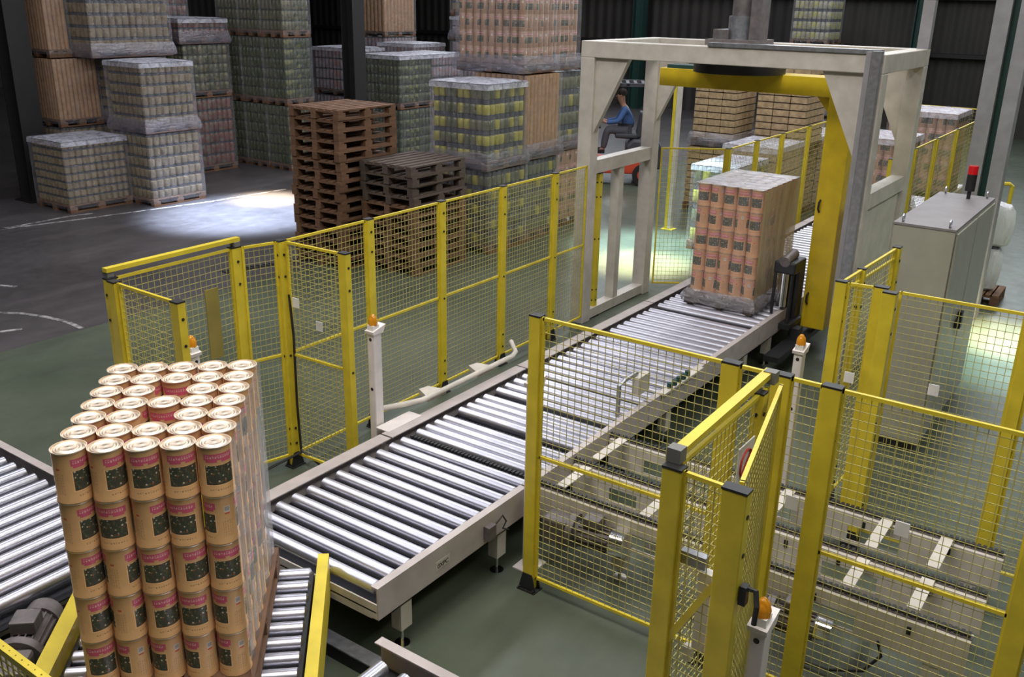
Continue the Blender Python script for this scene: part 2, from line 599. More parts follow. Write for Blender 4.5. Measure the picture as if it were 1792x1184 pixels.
# ------------------------------------------------------------------ setting
YB = 10.3
fl = MB()
fl.cur = 0
fl.box(-8, 34, -10, YB, -0.1, 0)
fl.box(-8, 34, YB, 40, -0.1, 0, 1)
struct(fl, 'floor', [M['floor_green'], M['floor_dark']])
struct(MB().box(33, 33.2, -10, 40, 0, 10), 'wall_back', M['wall'])
struct(MB().box(-8, 33, 40, 40.2, 0, 10), 'wall_left', M['wall'])
struct(MB().box(-8, 33, -10.2, -10, 0, 10), 'wall_right', M['wall'])
struct(MB().box(-8.2, -8, -10, 40, 0, 10), 'wall_front', M['wall'])
struct(MB().box(-8, 33, -10, 40, 10, 10.2), 'ceiling', M['wall'])
for i, y in enumerate((-4, 4, 12, 20, 28)):
    w = struct(MB().box(32.93, 32.98, y-3, y+3, 5.2, 8.4), 'window_%d' % (i+1), M['window'])
    f = MB()
    for yy in (y-3, y-1, y+1, y+3):
        f.box(32.86, 32.99, yy-0.05, yy+0.05, 5.1, 8.5)
    for zz in (5.15, 8.45):
        f.box(32.86, 32.99, y-3.05, y+3.05, zz-0.05, zz+0.05)
    f.build('window_frame', M['green_steel'], w)
# horizontal cladding rails and green columns of the far wall
for i, z in enumerate((2.3, 4.0)):
    struct(MB().box(32.7, 32.98, -9.9, 39.9, z, z+0.12), 'trim_%d' % (i+1), M['beam'])
def ibeam(name, label, x, y, w, mat, h=10, group=None):
    t = thing(name, label, 'column', (x, y, 0), group)
    b = MB()
    b.box(x-w/2, x+w/2, y-w/2, y-w/2+0.03, 0.02, h).box(x-w/2, x+w/2, y+w/2-0.03, y+w/2, 0.02, h).box(x-0.015, x+0.015, y-w/2+0.03, y+w/2-0.03, 0.02, h)
    b.build('column_shaft', mat, t)
    MB().box(x-w*0.7, x+w*0.7, y-w*0.7, y+w*0.7, 0, 0.02).build('base_plate', mat, t)
    return t
ibeam('steel_column', 'dark green steel column against the far wall beyond the forklift', 32.2, 17.2, 0.4, M['green_steel'])
ibeam('steel_column', 'dark green steel column on the far wall right of the high jar load', 32.2, 7.4, 0.4, M['green_steel'])
ibeam('steel_column', 'black steel building column rising behind the tall wooden pallet stack', 15.55, 15.35, 0.36, M['beam'])
ibeam('steel_column', 'black steel building column at the far left behind the jar pallets', 9.34, 17.86, 0.42, M['beam'])

# painted lines and a drain on the floor
def fline(pts, w, n):
    b = MB()
    for (a, c) in zip(pts[:-1], pts[1:]):
        b.bar((a[0], a[1], 0.002), (c[0], c[1], 0.002), w, 0.004)
    struct(b, 'trim_%d' % n, M['line'])
fline([(5.0, 16.9), (7.64, 16.0), (8.75, 15.72), (11.3, 15.2), (13.1, 15.05)], 0.07, 3)
fline([(7.64, 16.0), (8.9, 16.05), (9.3, 15.95)], 0.06, 4)
fline([(5.35, 11.75), (5.55, 11.45), (5.66, 11.1), (5.72, 10.7), (5.70, 10.35)], 0.06, 5)
fline([(5.0, 11.0), (5.25, 10.87)], 0.06, 6)
fline([(5.95, 12.9), (6.1, 12.6)], 0.07, 7)
dg = MB()
for i in range(26):
    x = 8.3+i*0.09
    dg.box(x, x+0.05, 10.9-(x-8.3)*0.3, 11.08-(x-8.3)*0.3, 0.001, 0.012)
tag(dg.build('drain_grate', M['dark_steel']), 'dark slotted drain grate in the floor behind the yellow gate', 'drain')

# ------------------------------------------------------------------ fence kit
FH = 2.0
def post_meshes():
    b = MB().box(-0.04, 0.04, -0.03, 0.03, 0.0, 1.0)
    return mesh_of(b, 'post_tube', M['yellow'])
def foot_mesh():
    b = MB()
    b.box(-0.09, 0.09, -0.06, 0.06, 0, 0.012)
    for y in (-0.042, 0.030):
        b.prism([(-0.085, 0.012), (0.085, 0.012), (0.045, 0.16), (-0.045, 0.16)], 1, y, y+0.012)
    for x in (-0.07, 0.07):
        b.cyl((x, 0.05, 0.012), (x, 0.05, 0.03), 0.012, 6)
    return mesh_of(b, 'foot_bracket', M['black'])
FOOT = foot_mesh()
CAPM = mesh_of(MB().box(-0.041, 0.041, -0.031, 0.031, 0, 0.01), 'post_cap', M['black'])
BOLT = mesh_of(MB().cyl((0, 0, -0.004), (0, 0, 0.006), 0.011, 8), 'bolt', M['black'])
def post(x, y, label, h=FH, rz=0, w=0.08, d=0.06, foot=True, bolts=True, mat='yellow', group='yellow fence posts'):
    t = thing('fence_post', label, 'fence post', (x, y, 0), group, rz)
    b = MB().box(-w/2, w/2, -d/2, d/2, 0.012, h-0.012)
    b.build('post_tube', M[mat], t, world=False, bevel=0.004)
    if foot:
        part('foot_bracket', FOOT, t).scale = (0.8, 0.85, 0.85)
    cpm = part('post_cap', CAPM, t, (0, 0, h-0.012))
    cpm.scale = (w/0.08, d/0.06, 1)
    if bolts:
        for z in (h-0.12, h-0.30, 1.02, 0.36, 0.22):
            part('bolt', BOLT, t, (-w/2, 0.0, z), (0, PI/2, 0))
            part('bolt', BOLT, t, (0.0, -d/2, z), (PI/2, 0, 0))
    return t
def panel(p, q, label, z0=0.1, z1=FH-0.01, mid=None, gap=0.05, group='yellow mesh fence panels', wire=0.0034, pitch=0.05, sub=None, tubes=0.02):
    """wire mesh panel standing between two points"""
    p, q = Vector((*p, 0)), Vector((*q, 0))
    L = (q-p).length
    ang = math.atan2(q.y-p.y, q.x-p.x)
    t = thing('mesh_fence_panel', label, 'fence panel', p, group, ang)
    g = gap
    fr = MB()
    for x in (g, L-g):
        fr.box(x-tubes/2, x+tubes/2, -tubes/2, tubes/2, z0, z1)
    for z in (z0+tubes/2, z1-tubes/2):
        fr.box(g, L-g, -tubes/2, tubes/2, z-tubes/2, z+tubes/2)
    fr.build('panel_frame', M['yellow'], t, world=False)
    if mid:
        MB().box(g, L-g, -tubes/2, tubes/2, mid-tubes/2, mid+tubes/2).build('mid_rail', M['yellow'], t, world=False)
    w = MB()
    r = wire/2
    n = int((L-2*g)/pitch)
    for i in range(1, n+1):
        x = g+(L-2*g)*i/(n+1)
        w.box(x-r, x+r, -r, r, z0, z1)
    n = int((z1-z0)/pitch)
    for i in range(1, n+1):
        z = z0+(z1-z0)*i/(n+1)
        w.box(g, L-g, r, 3*r, z-r, z+r)
    w.build('wire_mesh', M['wire'], t, world=False)
    return t

# long fence left of the main conveyor
YL = 5.686
LX = [4.86, 5.86, 6.86, 7.865, 8.87]
names = ['near end of the left fence, black cable on it', 'behind the white sensor post left of the conveyor',
         'left fence, above the bent guide pipe', 'left fence, in front of the yellow-green jar stack', 'left fence, last before the cream gantry']
for x, n in zip(LX, names):
    post(x, YL, 'yellow post, ' + n)
pn = ['left fence panel nearest the camera, before the tall pallet stack', 'left fence panel in front of the lower wooden pallet stack',
      'left fence panel in front of the yellow-green jar stack', 'left fence panel next to the last post before gantry']
for i in range(4):
    panel((LX[i], YL), (LX[i+1], YL), 'yellow wire mesh ' + pn[i], mid=1.03)
panel((LX[4], YL), (9.6, YL), 'yellow mesh panel closing the left fence against the gantry leg', mid=1.03)
# return panel towards the conveyor
post(4.9, 5.02, 'yellow post beside the white sensor post, end of the return panel', foot=False, rz=PI/2)
panel((4.88, YL), (4.9, 5.02), 'short yellow mesh return panel from left fence to conveyor edge', mid=1.03)
# left swing guard
post(4.5, 5.80, 'yellow post joining the left guard enclosure to the fence', rz=0.0, w=0.09)
panel((4.5, 5.78), (4.86, YL), 'narrow yellow mesh panel between guard enclosure and left fence', mid=1.03)
post(3.43, 5.77, 'outer corner post of the left guard enclosure, behind the cans')
post(3.40, 5.68, 'second corner post of left guard enclosure, beside outer one', rz=PI/2)
post(3.39, 4.98, 'yellow post of left guard enclosure nearest the cans', rz=PI/2)
panel((3.43, 5.78), (4.5, 5.80), 'long yellow mesh side panel of the left guard enclosure', gap=0.045)
panel((3.40, 5.68), (3.39, 4.98), 'yellow mesh end panel of the left guard enclosure, behind cans')
gr = thing('guard_rail', 'raised yellow rail above the left guard enclosure side panel', 'guard rail', (3.43, 5.77, 2.0))
MB().bar((3.40, 5.78, 2.05), (4.54, 5.80, 2.05), 0.05, 0.03).build('rail_tube', M['yellow'], gr)
for x in (3.43, 4.5):
    MB().box(x-0.025, x+0.025, 5.76, 5.82, 2.0, 2.035).build('rail_bracket', M['grey_plastic'], gr)
tag(MB().box(4.18, 4.30, 5.778, 5.789, 1.16, 1.72).build('notice_plate', M['olive']), 'olive yellow plate hanging on the left guard side panel', 'plate')

# fence across the front of the chain conveyors
XF = 4.588
for y, n, w in [(3.04, 'nearest the roller conveyor, in front of white sensor post', 0.08), (1.755, 'of front fence, behind the open guard', 0.10),
                (1.469, 'of front fence where the open guard is hinged', 0.10), (1.204, 'of front fence, right of the narrow panel', 0.10), (0.17, 'of front fence at the right picture edge', 0.10)]:
    post(XF, y, 'yellow post ' + n, rz=PI/2, w=w)
panel((XF, 3.04), (XF, 1.755), 'wide yellow mesh panel of the front fence beside roller conveyor', mid=1.03)
panel((XF, 1.755), (XF, 1.469), 'narrow yellow mesh strip of the front fence behind the guard')
panel((XF, 1.469), (XF, 1.204), 'narrow yellow mesh strip of the front fence before the white post')
panel((XF, 1.204), (XF, 0.17), 'yellow mesh panel of the front fence at right, before chain conveyors', mid=1.03)
panel((XF, 0.17), (XF, -0.8), 'yellow mesh panel of the front fence leaving the picture at right')
# right guard enclosure projecting towards the camera
post(3.29, 1.462, 'tall yellow corner post of the right guard enclosure, grey capped rail on it', rz=PI/2, w=0.09)
post(3.27, 1.175, 'broad yellow post of right guard enclosure with black handle', rz=PI/2, w=0.11)
panel((3.29, 1.462), (3.27, 1.175), 'yellow mesh end panel of the right guard enclosure', mid=0.72)
panel((3.34, 1.465), (4.40, 1.475), 'yellow mesh inner side panel of the right guard enclosure', gap=0.03)
panel((3.30, 1.175), (4.50, 1.44), 'yellow mesh outer side panel of the right guard enclosure', gap=0.05)
post(4.28, 1.475, 'slim yellow post inside the right guard enclosure near front fence', w=0.06, foot=False)
gr = thing('guard_rail', 'raised yellow rail with grey ends above the right guard enclosure', 'guard rail', (3.33, 1.47, 2.0))
MB().bar((3.32, 1.47, 2.045), (4.46, 1.495, 2.045), 0.05, 0.03).build('rail_tube', M['yellow'], gr)
for x in (3.33, 4.42):
    MB().box(x-0.03, x+0.03, 1.445, 1.51, 2.0, 2.065).build('rail_bracket', M['grey_plastic'], gr)
tag(MB().bar((3.285, 1.43, 1.13), (3.272, 1.215, 1.54), 0.02, 0.03).build('diagonal_brace', M['yellow']), 'yellow diagonal brace across the end panel of the right guard', 'brace')
hd = thing('door_handle', 'black lever handle on the broad yellow guard post', 'handle', (3.3, 1.10, 1.5))
MB().box(3.26, 3.30, 1.085, 1.115, 1.47, 1.56).build('handle_plate', M['black'], hd)
MB().tube([(3.28, 1.09, 1.55), (3.28, 1.05, 1.55), (3.25, 1.03, 1.50), (3.24, 1.03, 1.42)], 0.012, 8).build('handle_lever', M['black'], hd)
sg = thing('warning_sign', 'small white sign with a red ring on the right guard mesh', 'sign', (4.08, 1.45, 1.6))
MB().box(3.98, 4.18, 1.440, 1.446, 1.48, 1.80).build('sign_plate', M['sign_white'], sg)
rg = MB()
for k in range(24):
    a, b = 2*PI*k/24, 2*PI*(k+1)/24
    rg.bar((4.08+0.075*math.cos(a), 1.4385, 1.69+0.075*math.sin(a)), (4.08+0.075*math.cos(b), 1.4385, 1.69+0.075*math.sin(b)), 0.003, 0.018, (0, 1, 0))
rg.bar((4.03, 1.438, 1.64), (4.13, 1.438, 1.74), 0.003, 0.016, (0, 1, 0))
rg.build('prohibition_ring', M['sign_red'], sg)
il = thing('interlock_switch', 'white interlock switch box on the guard end panel', 'switch', (3.35, 1.28, 1.2))
MB().box(3.34, 3.39, 1.27, 1.33, 1.10, 1.50).build('switch_body', M['sign_white'], il)
MB().box(3.33, 3.37, 1.30, 1.42, 1.52, 1.58).build('switch_arm', M['galv'], il)
MB().box(3.34, 3.38, 1.33, 1.37, 1.02, 1.09).build('plug', M['sign_white'], il)

# second fence beyond the chain conveyors
X2 = 6.57
post(X2, 1.77, 'yellow post beyond the chain conveyors, near the wrapper arm', rz=PI/2)
post(6.60, 1.50, 'yellow post beyond the chain conveyors, before the grey cabinet', rz=PI/2, w=0.09)
post(6.50, 1.42, 'broad yellow post touching the rear fence, before grey cabinet', rz=PI/2, w=0.09)
post(7.86, 1.72, 'yellow post beside the near corner of the grey cabinet')
post(6.60, 0.55, 'yellow rear fence post standing at the right picture edge', rz=PI/2)
panel((X2, 1.77), (6.60, 1.50), 'narrow yellow mesh strip of the rear fence beside its first post')
panel((6.58, 1.42), (6.60, 0.55), 'yellow mesh panel of rear fence in front of the cabinet door')
panel((6.60, 0.55), (6.62, -0.5), 'yellow mesh panel of rear fence beyond the right picture edge')
panel((X2, 1.77), (7.86, 1.72), 'yellow mesh side panel running from rear fence to the cabinet', mid=1.9)
post(7.0, 1.755, 'thin yellow post in the side panel towards the cabinet', w=0.05)
for i, (x, y, z) in enumerate([(6.55, 1.05, 1.35), (4.58, 0.76, 1.32), (4.57, 1.33, 1.28), (6.55, 1.62, 1.30), (4.86, 5.55, 1.5), (4.87, 5.30, 1.35)]):
    lb = ['on rear fence before the cabinet door', 'on the right panel of the front fence', 'on the narrow front strip before the white post', 'on the narrow strip of rear fence', 'upper on the left return panel', 'lower on the left return panel'][i]
    tag(MB().box(x-0.006, x, y-0.035, y+0.035, z-0.04, z+0.04).build('paper_tag', M['sign_white']), 'small white tag ' + lb, 'tag', 'white tags on the mesh')
# fences past the gantry
FX = [12.0, 13.0, 14.0, 15.2]
for i, x in enumerate(FX):
    post(x, 4.95, 'yellow far post left of the outfeed, %s behind the gantry' % ORD[i], bolts=False)
for i in range(3):
    panel((FX[i], 4.95), (FX[i+1], 4.95), 'far yellow mesh panel left of the outfeed, %s behind the gantry' % ORD[i], pitch=0.06)
panel((15.2, 4.95), (18.0, 4.95), 'far yellow mesh panel left of outfeed reaching the end fence', pitch=0.07)
RX = [12.6, 13.8, 15.1, 16.5]
for i, x in enumerate(RX):
    post(x, 3.0, 'yellow far post right of the outfeed, %s behind the cabinet' % ORD[i], bolts=False)
for i in range(3):
    panel((RX[i], 3.0), (RX[i+1], 3.0), 'far yellow mesh panel right of the outfeed, %s behind the cabinet' % ORD[i], pitch=0.06)
panel((16.5, 3.0), (20.2, 3.0), 'far yellow mesh panel right of the outfeed, last before end fence', pitch=0.07)
post(20.2, 3.9, 'yellow post in the middle of the far end fence', bolts=False)
panel((20.2, 3.0), (20.2, 3.9), 'right half of the yellow far end fence behind the cans', pitch=0.07)
panel((20.2, 3.9), (20.2, 5.0), 'left half of the yellow far end fence behind the cans', pitch=0.07)
post(9.97, 5.75, 'yellow post seen through the lower left opening of the gantry', h=1.85)
panel((11.45, 5.72), (12.0, 4.95), 'slanting yellow mesh panel from gantry rear leg to the outfeed', pitch=0.06)
hp = thing('marker_pole', 'tall cream and yellow pole standing behind the gantry opening', 'pole', (15.0, 7.2, 0))
MB().box(14.97, 15.07, 7.14, 7.20, 0, 2.57).build('pole_shaft', M['cream'], hp)
MB().box(14.97, 15.07, 7.205, 7.26, 0, 2.57).build('edge_strip', M['yellow'], hp)
MB().box(14.92, 15.12, 7.08, 7.30, 0, 0.012).build('base_plate', M['yellow'], hp)
hp = thing('barrier_hoop', 'yellow hoop barrier on the floor behind the grey cabinet', 'barrier', (17.8, 2.4, 0))
MB().tube([(17.75, 2.62, 0.0), (17.75, 2.62, 0.98), (17.8, 2.60, 1.0), (17.9, 2.28, 1.0), (17.92, 2.24, 0.97), (17.92, 2.24, 0.0)], 0.035, 8).build('hoop_tube', M['yellow'], hp)
for (x, y) in ((17.75, 2.62), (17.92, 2.24)):
    MB().cyl((x, y, 0), (x, y, 0.015), 0.08, 12).build('base_plate', M['yellow'], hp)

# near guard rail, lower left corner
panel((1.46, 4.6), (1.46, 3.0), 'low yellow mesh guard in the near left corner by the motor', z0=0.05, z1=1.2, tubes=0.035, pitch=0.05, wire=0.006)

# ------------------------------------------------------------------ sensor posts
def sensor(x, y, h, label, rz=0):
    t = thing('sensor_post', label, 'sensor post', (x, y, 0), 'white light curtain posts', rz)
    b = MB()
    b.box(-0.045, 0.045, -0.035, 0.035, 0.01, h-0.14)
    b.build('post_body', M['white_post'], t, world=False, bevel=0.008)
    hb = MB()
    hb.prism([(-0.055, h-0.155), (0.055, h-0.155), (0.085, h-0.095), (0.06, h-0.10), (-0.06, h-0.13)], 1, -0.045, 0.045)
    hb.build('lamp_bracket', M['white_post'], t, world=False)
    MB().box(-0.045, 0.025, -0.032, 0.032, h-0.13, h-0.085).build('lamp_base', M['sign_white'], t, world=False)
    MB().lathe([(0.036, 0), (0.037, 0.03), (0.030, 0.06), (0.012, 0.085), (0.0, 0.09)], 14, (-0.01, 0, h-0.088)).build('amber_lamp', M['orange'], t, smooth=True, world=False)
    for z in (h-0.20, h-0.62):
        MB().cyl((-0.047, 0, z), (-0.043, 0, z), 0.014, 10).build('sensor_eye', M['black'], t, world=False)
    MB().box(-0.1, 0.1, -0.08, 0.08, 0, 0.01).build('base_plate', M['white_post'], t, world=False)
    return t
sensor(5.02, 4.85, 1.51, 'white sensor post with amber lamp on the left conveyor edge')
sensor(4.82, 3.20, 1.56, 'white sensor post half hidden behind the first front fence post')
sensor(6.90, 2.10, 1.43, 'white sensor post with amber lamp beyond the chain conveyors', PI/2*0)
sensor(3.38, 1.04, 1.475, 'nearest white sensor post with amber lamp, bottom of the picture')

sensor(3.90, 5.62, 1.48, 'white sensor post inside the left guard, seen just above the tins', PI/2)
sensor(3.57, 5.52, 1.40, 'white sensor post at the left guard corner, only its lamp above tins', PI/2)

# ------------------------------------------------------------------ conveyors
ZR = 0.558
RR = 0.043
def roller_mesh(length, r=RR, n=32):
    b = MB()
    b.lathe([(0.012, -length/2-0.012), (r-0.006, -length/2), (r, -length/2+0.006), (r, length/2-0.006), (r-0.006, length/2), (0.012, length/2+0.012)], n)
    return mesh_of(b, 'roller', M['roller'], True)
ROL12 = roller_mesh(1.185)
def conveyor(label, x0, x1, y0, y1, rollers, depth=0.22, legs=(), axis='x', plate=False, group='roller conveyor sections', ends=(False, False)):
    """roller conveyor running along x (rollers along y) or along y"""
    t = thing('roller_conveyor', label, 'conveyor', ((x0+x1)/2, (y0+y1)/2, 0), group)
    T = lambda a, b: (a, b) if axis == 'x' else (b, a)
    def bx(b, a0, a1, c0, c1, z0, z1):
        if axis == 'x':
            b.box(a0, a1, c0, c1, z0, z1)
        else:
            b.box(c0, c1, a0, a1, z0, z1)
        return b
    if axis == 'x':
        a0, a1, c0, c1 = x0, x1, y0, y1
    else:
        a0, a1, c0, c1 = y0, y1, x0, x1
    for s, (q0, q1) in enumerate(((c0, c0+0.012), (c1-0.012, c1))):
        b = MB()
        bx(b, a0, a1, q0, q1, 0.57-depth, 0.57)
        inn = (c0, c0+0.055) if s == 0 else (c1-(0.115 if axis == 'x' else 0.06), c1)
        bx(b, a0, a1, inn[0], inn[1], 0.57, 0.578)
        bx(b, a0, a1, inn[0], inn[1], 0.57-depth, 0.578-depth)
        b.build('side_beam', M['cream_pink'], t)
    bot = MB()
    bx(bot, a0, a1, c0+0.02, c1-0.02, 0.57-depth+0.05, 0.57-depth+0.06)
    bot.build('under_tray', M['dark_steel'], t)
    for r in rollers:
        px, py = (r, c0+0.67) if axis == 'x' else (c0+0.71, r)
        part('roller', ROL12, t, (px-t.location.x, py-t.location.y, ZR-RR), (PI/2, 0, 0) if axis == 'x' else (0, PI/2, 0))
    for a in legs:
        for c in (c0+0.06, c1-0.06):
            lx, ly = (a, c) if axis == 'x' else (c, a)
            g = MB().box(lx-0.05, lx+0.05, ly-0.04, ly+0.04, 0.14, 0.578-depth).build('leg', M['cream'], t)
            ft = MB()
            ft.cyl((lx, ly, 0.0), (lx, ly, 0.015), 0.05, 14)
            ft.cyl((lx, ly, 0.015), (lx, ly, 0.15), 0.011, 8)
            ft.build('levelling_foot', M['chrome'], g, smooth=True)
        cb = MB()
        bx(cb, a-0.03, a+0.03, c0+0.1, c1-0.1, 0.24, 0.30)
        cb.build('cross_brace', M['cream'], t)
    for k, e in enumerate(ends):
        if e:
            pos = a0 if k == 0 else a1-0.01
            b = MB()
            bx(b, pos, pos+0.01, c0+0.012, c1-0.012, 0.57-depth, 0.46)
            b.build('end_plate', M['cream'], t)
    return t
Y0, Y1 = 3.285, 4.69
main = conveyor('near section of the roller conveyor, its open end beside the stacked cans', 3.355, 4.88, Y0, Y1,
                [3.43+0.1425*i for i in range(11)], legs=(3.62, 4.62), ends=(True, False))
gl = [4.985] + [5.176+0.112*i for i in range(4)] + [5.719+0.116*i for i in range(4)] + [6.26+0.135*i for i in range(4)]
conveyor('transfer section with gaps between roller groups where chain tracks cross', 4.90, 6.74, Y0, Y1, gl, legs=(6.5,))
conveyor('dense roller section between the chain transfer and the gantry', 6.76, 9.30, Y0, Y1, [6.83+0.1465*i for i in range(17)], legs=(7.2, 9.0))
conveyor('roller section under the gantry carrying the wrapped cans', 9.32, 11.7, Y0, Y1, [9.40+0.1465*i for i in range(16)], legs=(9.7, 11.3))
conveyor('outfeed roller section gleaming behind the yellow wrapper arm', 11.72, 14.6, Y0, Y1, [11.8+0.1465*i for i in range(19)], legs=(12.2, 14.2))
conveyor('far end of the outfeed conveyor carrying two pallets of cans', 14.62, 20.1, Y0, Y1, [14.7+0.1465*i for i in range(37)], legs=(15.2, 17.3, 19.6))
LXc = (1.63, 3.035)
conveyor('infeed roller conveyor at the left picture edge', LXc[0], LXc[1], 4.88, 9.2, [4.96+0.1425*i for i in range(30)], legs=(5.1, 7.0, 9.0), axis='y')
conveyor('straight-on roller conveyor at the bottom picture edge', LXc[0], LXc[1]+0.02, 0.9, 2.97, [2.85-0.1425*i*1.15 for i in range(12)], legs=(1.2, 2.75), axis='y')
# small print on the near conveyor side
pl = thing('type_plate', 'small letters OXPC on the near side of conveyor', 'label', (3.95, Y0-0.002, 0.45))
tc = bpy.data.curves.new('lettering', 'FONT')
tc.body = '0XPC'
tc.size = 0.045
tc.extrude = 0.0005
tc.align_x = 'CENTER'
tmp = bpy.data.objects.new('lettering', tc)
COL.objects.link(tmp)
bpy.context.view_layer.update()
tme = bpy.data.meshes.new_from_object(tmp)
bpy.data.objects.remove(tmp)
to = part('lettering', tme, pl, (0, -0.002, -0.02), (PI/2, 0, 0))
tme.materials.clear()
tme.materials.append(M['black'])
MB().box(3.88, 4.02, Y0-0.002, Y0-0.0005, 0.42, 0.48).build('plate', M['cream'], pl)
jb = thing('junction_switch', 'small grey switch with looped cable under the conveyor side', 'switch', (4.42, Y0-0.03, 0.44))
MB().box(4.38, 4.46, Y0-0.05, Y0-0.001, 0.40, 0.50).build('switch_body', M['grey_metal'], jb)
MB().tube([(4.47, Y0-0.03, 0.48), (4.55, Y0-0.035, 0.52), (4.60, Y0-0.03, 0.45), (4.56, Y0-0.03, 0.41), (4.63, Y0-0.03, 0.37)], 0.006, 6).build('cable', M['black'], jb)

# bent guide pipe with its brackets left of the transfer section
gp = thing('guide_pipe', 'cream bent guide pipe along the left conveyor edge', 'guide rail', (5.9, 4.76, 0.6))
MB().tube([(5.05, 4.92, 0.66), (5.30, 4.80, 0.66), (5.45, 4.74, 0.66), (6.75, 4.74, 0.66), (6.86, 4.78, 0.66), (6.98, 4.92, 0.70)], 0.024, 10).build('pipe', M['cream'], gp, smooth=True)
for x in (5.55, 6.25):
    MB().prism([(x, 4.76), (x+0.24, 4.76), (x+0.20, 4.93), (x+0.10, 4.95)], 2, 0.60, 0.64).build('bracket', M['cream'], gp)
MB().box(4.95, 5.35, 4.66, 4.80, 0.572, 0.58).build('landing_plate', M['white_post'], gp)
sb = thing('sensor_bracket', 'grey photocell bracket standing on the right conveyor edge', 'sensor bracket', (6.35, 3.3, 0.58))
MB().tube([(6.32, 3.36, 0.58), (6.32, 3.36, 0.86), (6.42, 3.36, 0.88), (6.62, 3.36, 0.88)], 0.02, 8).build('bracket_tube', M['galv'], sb)
MB().box(6.55, 6.75, 3.30, 3.36, 0.70, 0.86).build('photocell', M['cream'], sb)
vb = thing('valve_block', 'small bank of green valves on the right conveyor beam', 'valve block', (7.3, 3.25, 0.58))
MB().box(6.95, 7.75, 3.24, 3.30, 0.579, 0.60).build('base_rail', M['cream'], vb)
for i in range(5):
    MB().cyl((7.1+i*0.09, 3.27, 0.60), (7.1+i*0.09, 3.27, 0.65), 0.025, 10).build('valve', M['green_steel'], vb)

# chain conveyors leaving to the right through the front fence
chl = mesh_of((lambda b: [b.box(-0.013, 0.013, -0.008, 0.008, -0.012, 0.012), b][1])(MB()), 'chain_link', M['black'])
for k, (x, lb) in enumerate([(5.07, 'nearest'), (5.54, 'middle'), (6.09, 'farthest')]):
    t = thing('chain_track', '%s of the three cream chain tracks behind the front fence' % lb, 'chain conveyor', (x, 1.8, 0), 'chain conveyor tracks')
    b = MB()
    ya, yb = 0.38, 3.27
    # web plate with rectangular cut-outs
    holes = [(1.0, 1.35), (1.75, 2.0), (2.25, 2.5), (2.72, 2.95)]
    prev = ya
    for h0, h1 in holes:
        b.box(x-0.05, x-0.04, prev, h0, 0.28, 0.50)
        b.box(x-0.05, x-0.04, h0, h1, 0.42, 0.50)
        b.box(x-0.05, x-0.04, h0, h1, 0.28, 0.31)
        prev = h1
    b.box(x-0.05, x-0.04, prev, yb, 0.28, 0.50)
    b.box(x-0.05, x+0.05, ya, yb, 0.50, 0.51)
    b.box(x+0.04, x+0.05, ya, yb, 0.40, 0.50)
    b.build('track_beam', M['cream'], t)
    MB().box(x-0.02, x+0.02, ya, yb+1.27, 0.511, 0.523).build('chain_guide', M['grey_metal'], t)
    c = MB()
    y = ya+0.01
    while y < yb+1.25:
        c.box(x-0.018, x+0.018, y, y+0.020, 0.523, 0.548)
        c.box(x-0.006, x+0.006, y+0.020, y+0.034, 0.523, 0.540)
        y += 0.034
    c.build('chain', M['black'], t)
    for y in (0.55, 2.6):
        g = MB().box(x-0.045, x+0.045, y-0.05, y+0.05, 0.10, 0.28).build('leg', M['cream'], t)
        ft = MB().cyl((x, y, 0), (x, y, 0.015), 0.05, 14).cyl((x, y, 0.015), (x, y, 0.11), 0.012, 8)
        ft.build('levelling_foot', M['chrome'], g, smooth=True)
    for y in (0.7, 1.25, 1.6, 2.15, 2.6):
        MB().box(x-0.056, x-0.05, y-0.012, y+0.012, 0.43, 0.48).build('bolt_slot', M['black'], t)
        if y > 2: break
strips = [(5.45, 5.08, 3.12), (6.03, 5.60, 3.14), (5.42, 5.08, 2.45), (6.03, 5.60, 1.775), (6.05, 5.62, 1.10), (6.04, 5.62, 0.72), (5.455, 5.10, 1.09), (5.47, 5.10, 0.71)]
sl = ['nearest the rollers, front row', 'nearest the rollers, rear row', 'front row, beside the guard post', 'rear row, behind the white sensor post',
      'rear row, right of the broad rear post', 'rear row, last at right', 'front row, right of the front fence post', 'front row, last at right']
for (xa, xb, y), n in zip(strips, sl):
    tag(MB().bar((xb, y, 0.553), (xa, y, 0.553), 0.075, 0.008).build('cross_strip', M['cream']), 'pale flat strip bridging chain tracks ' + n, 'cross strip', 'pale strips between chain tracks')

def motor(name, label, loc, rz, s=1.0, chrome=False, cat='motor', tilt=0):
    t = thing(name, label, cat, loc, None, rz)
    t.rotation_euler = (0, tilt, rz)
    mt = M['grey_metal']
    b = MB().cyl((-0.02*s, 0, 0), (0.20*s, 0, 0), 0.066*s, 20)
    for k in range(18):
        a = 2*PI*k/18
        b.bar((0.0, 0.068*s*math.cos(a), 0.068*s*math.sin(a)), (0.19*s, 0.068*s*math.cos(a), 0.068*s*math.sin(a)), 0.006*s, 0.02*s, (0, math.cos(a), math.sin(a)))
    b.build('finned_body', mt, t, world=False)
    MB().cyl((0.20*s, 0, 0), (0.28*s, 0, 0), 0.082*s, 24, 0.076*s).build('fan_cowl', M['chrome'] if chrome else mt, t, smooth=True, world=False)
    MB().cyl((-0.06*s, 0, 0), (-0.02*s, 0, 0), 0.105*s, 24).build('flange', mt, t, smooth=True, world=False)
    MB().box(-0.22*s, -0.06*s, -0.075*s, 0.075*s, -0.09*s, 0.08*s).build('gearbox', mt, t, world=False, bevel=0.02*s)
    MB().box(0.03*s, 0.13*s, -0.05*s, 0.05*s, 0.07*s, 0.13*s).build('terminal_box', mt, t, world=False, bevel=0.008)
    return t
motor('gear_motor', 'grey finned gear motor between infeed conveyor and turntable', (1.93, 4.60, 0.40), 0.75, 1.35)
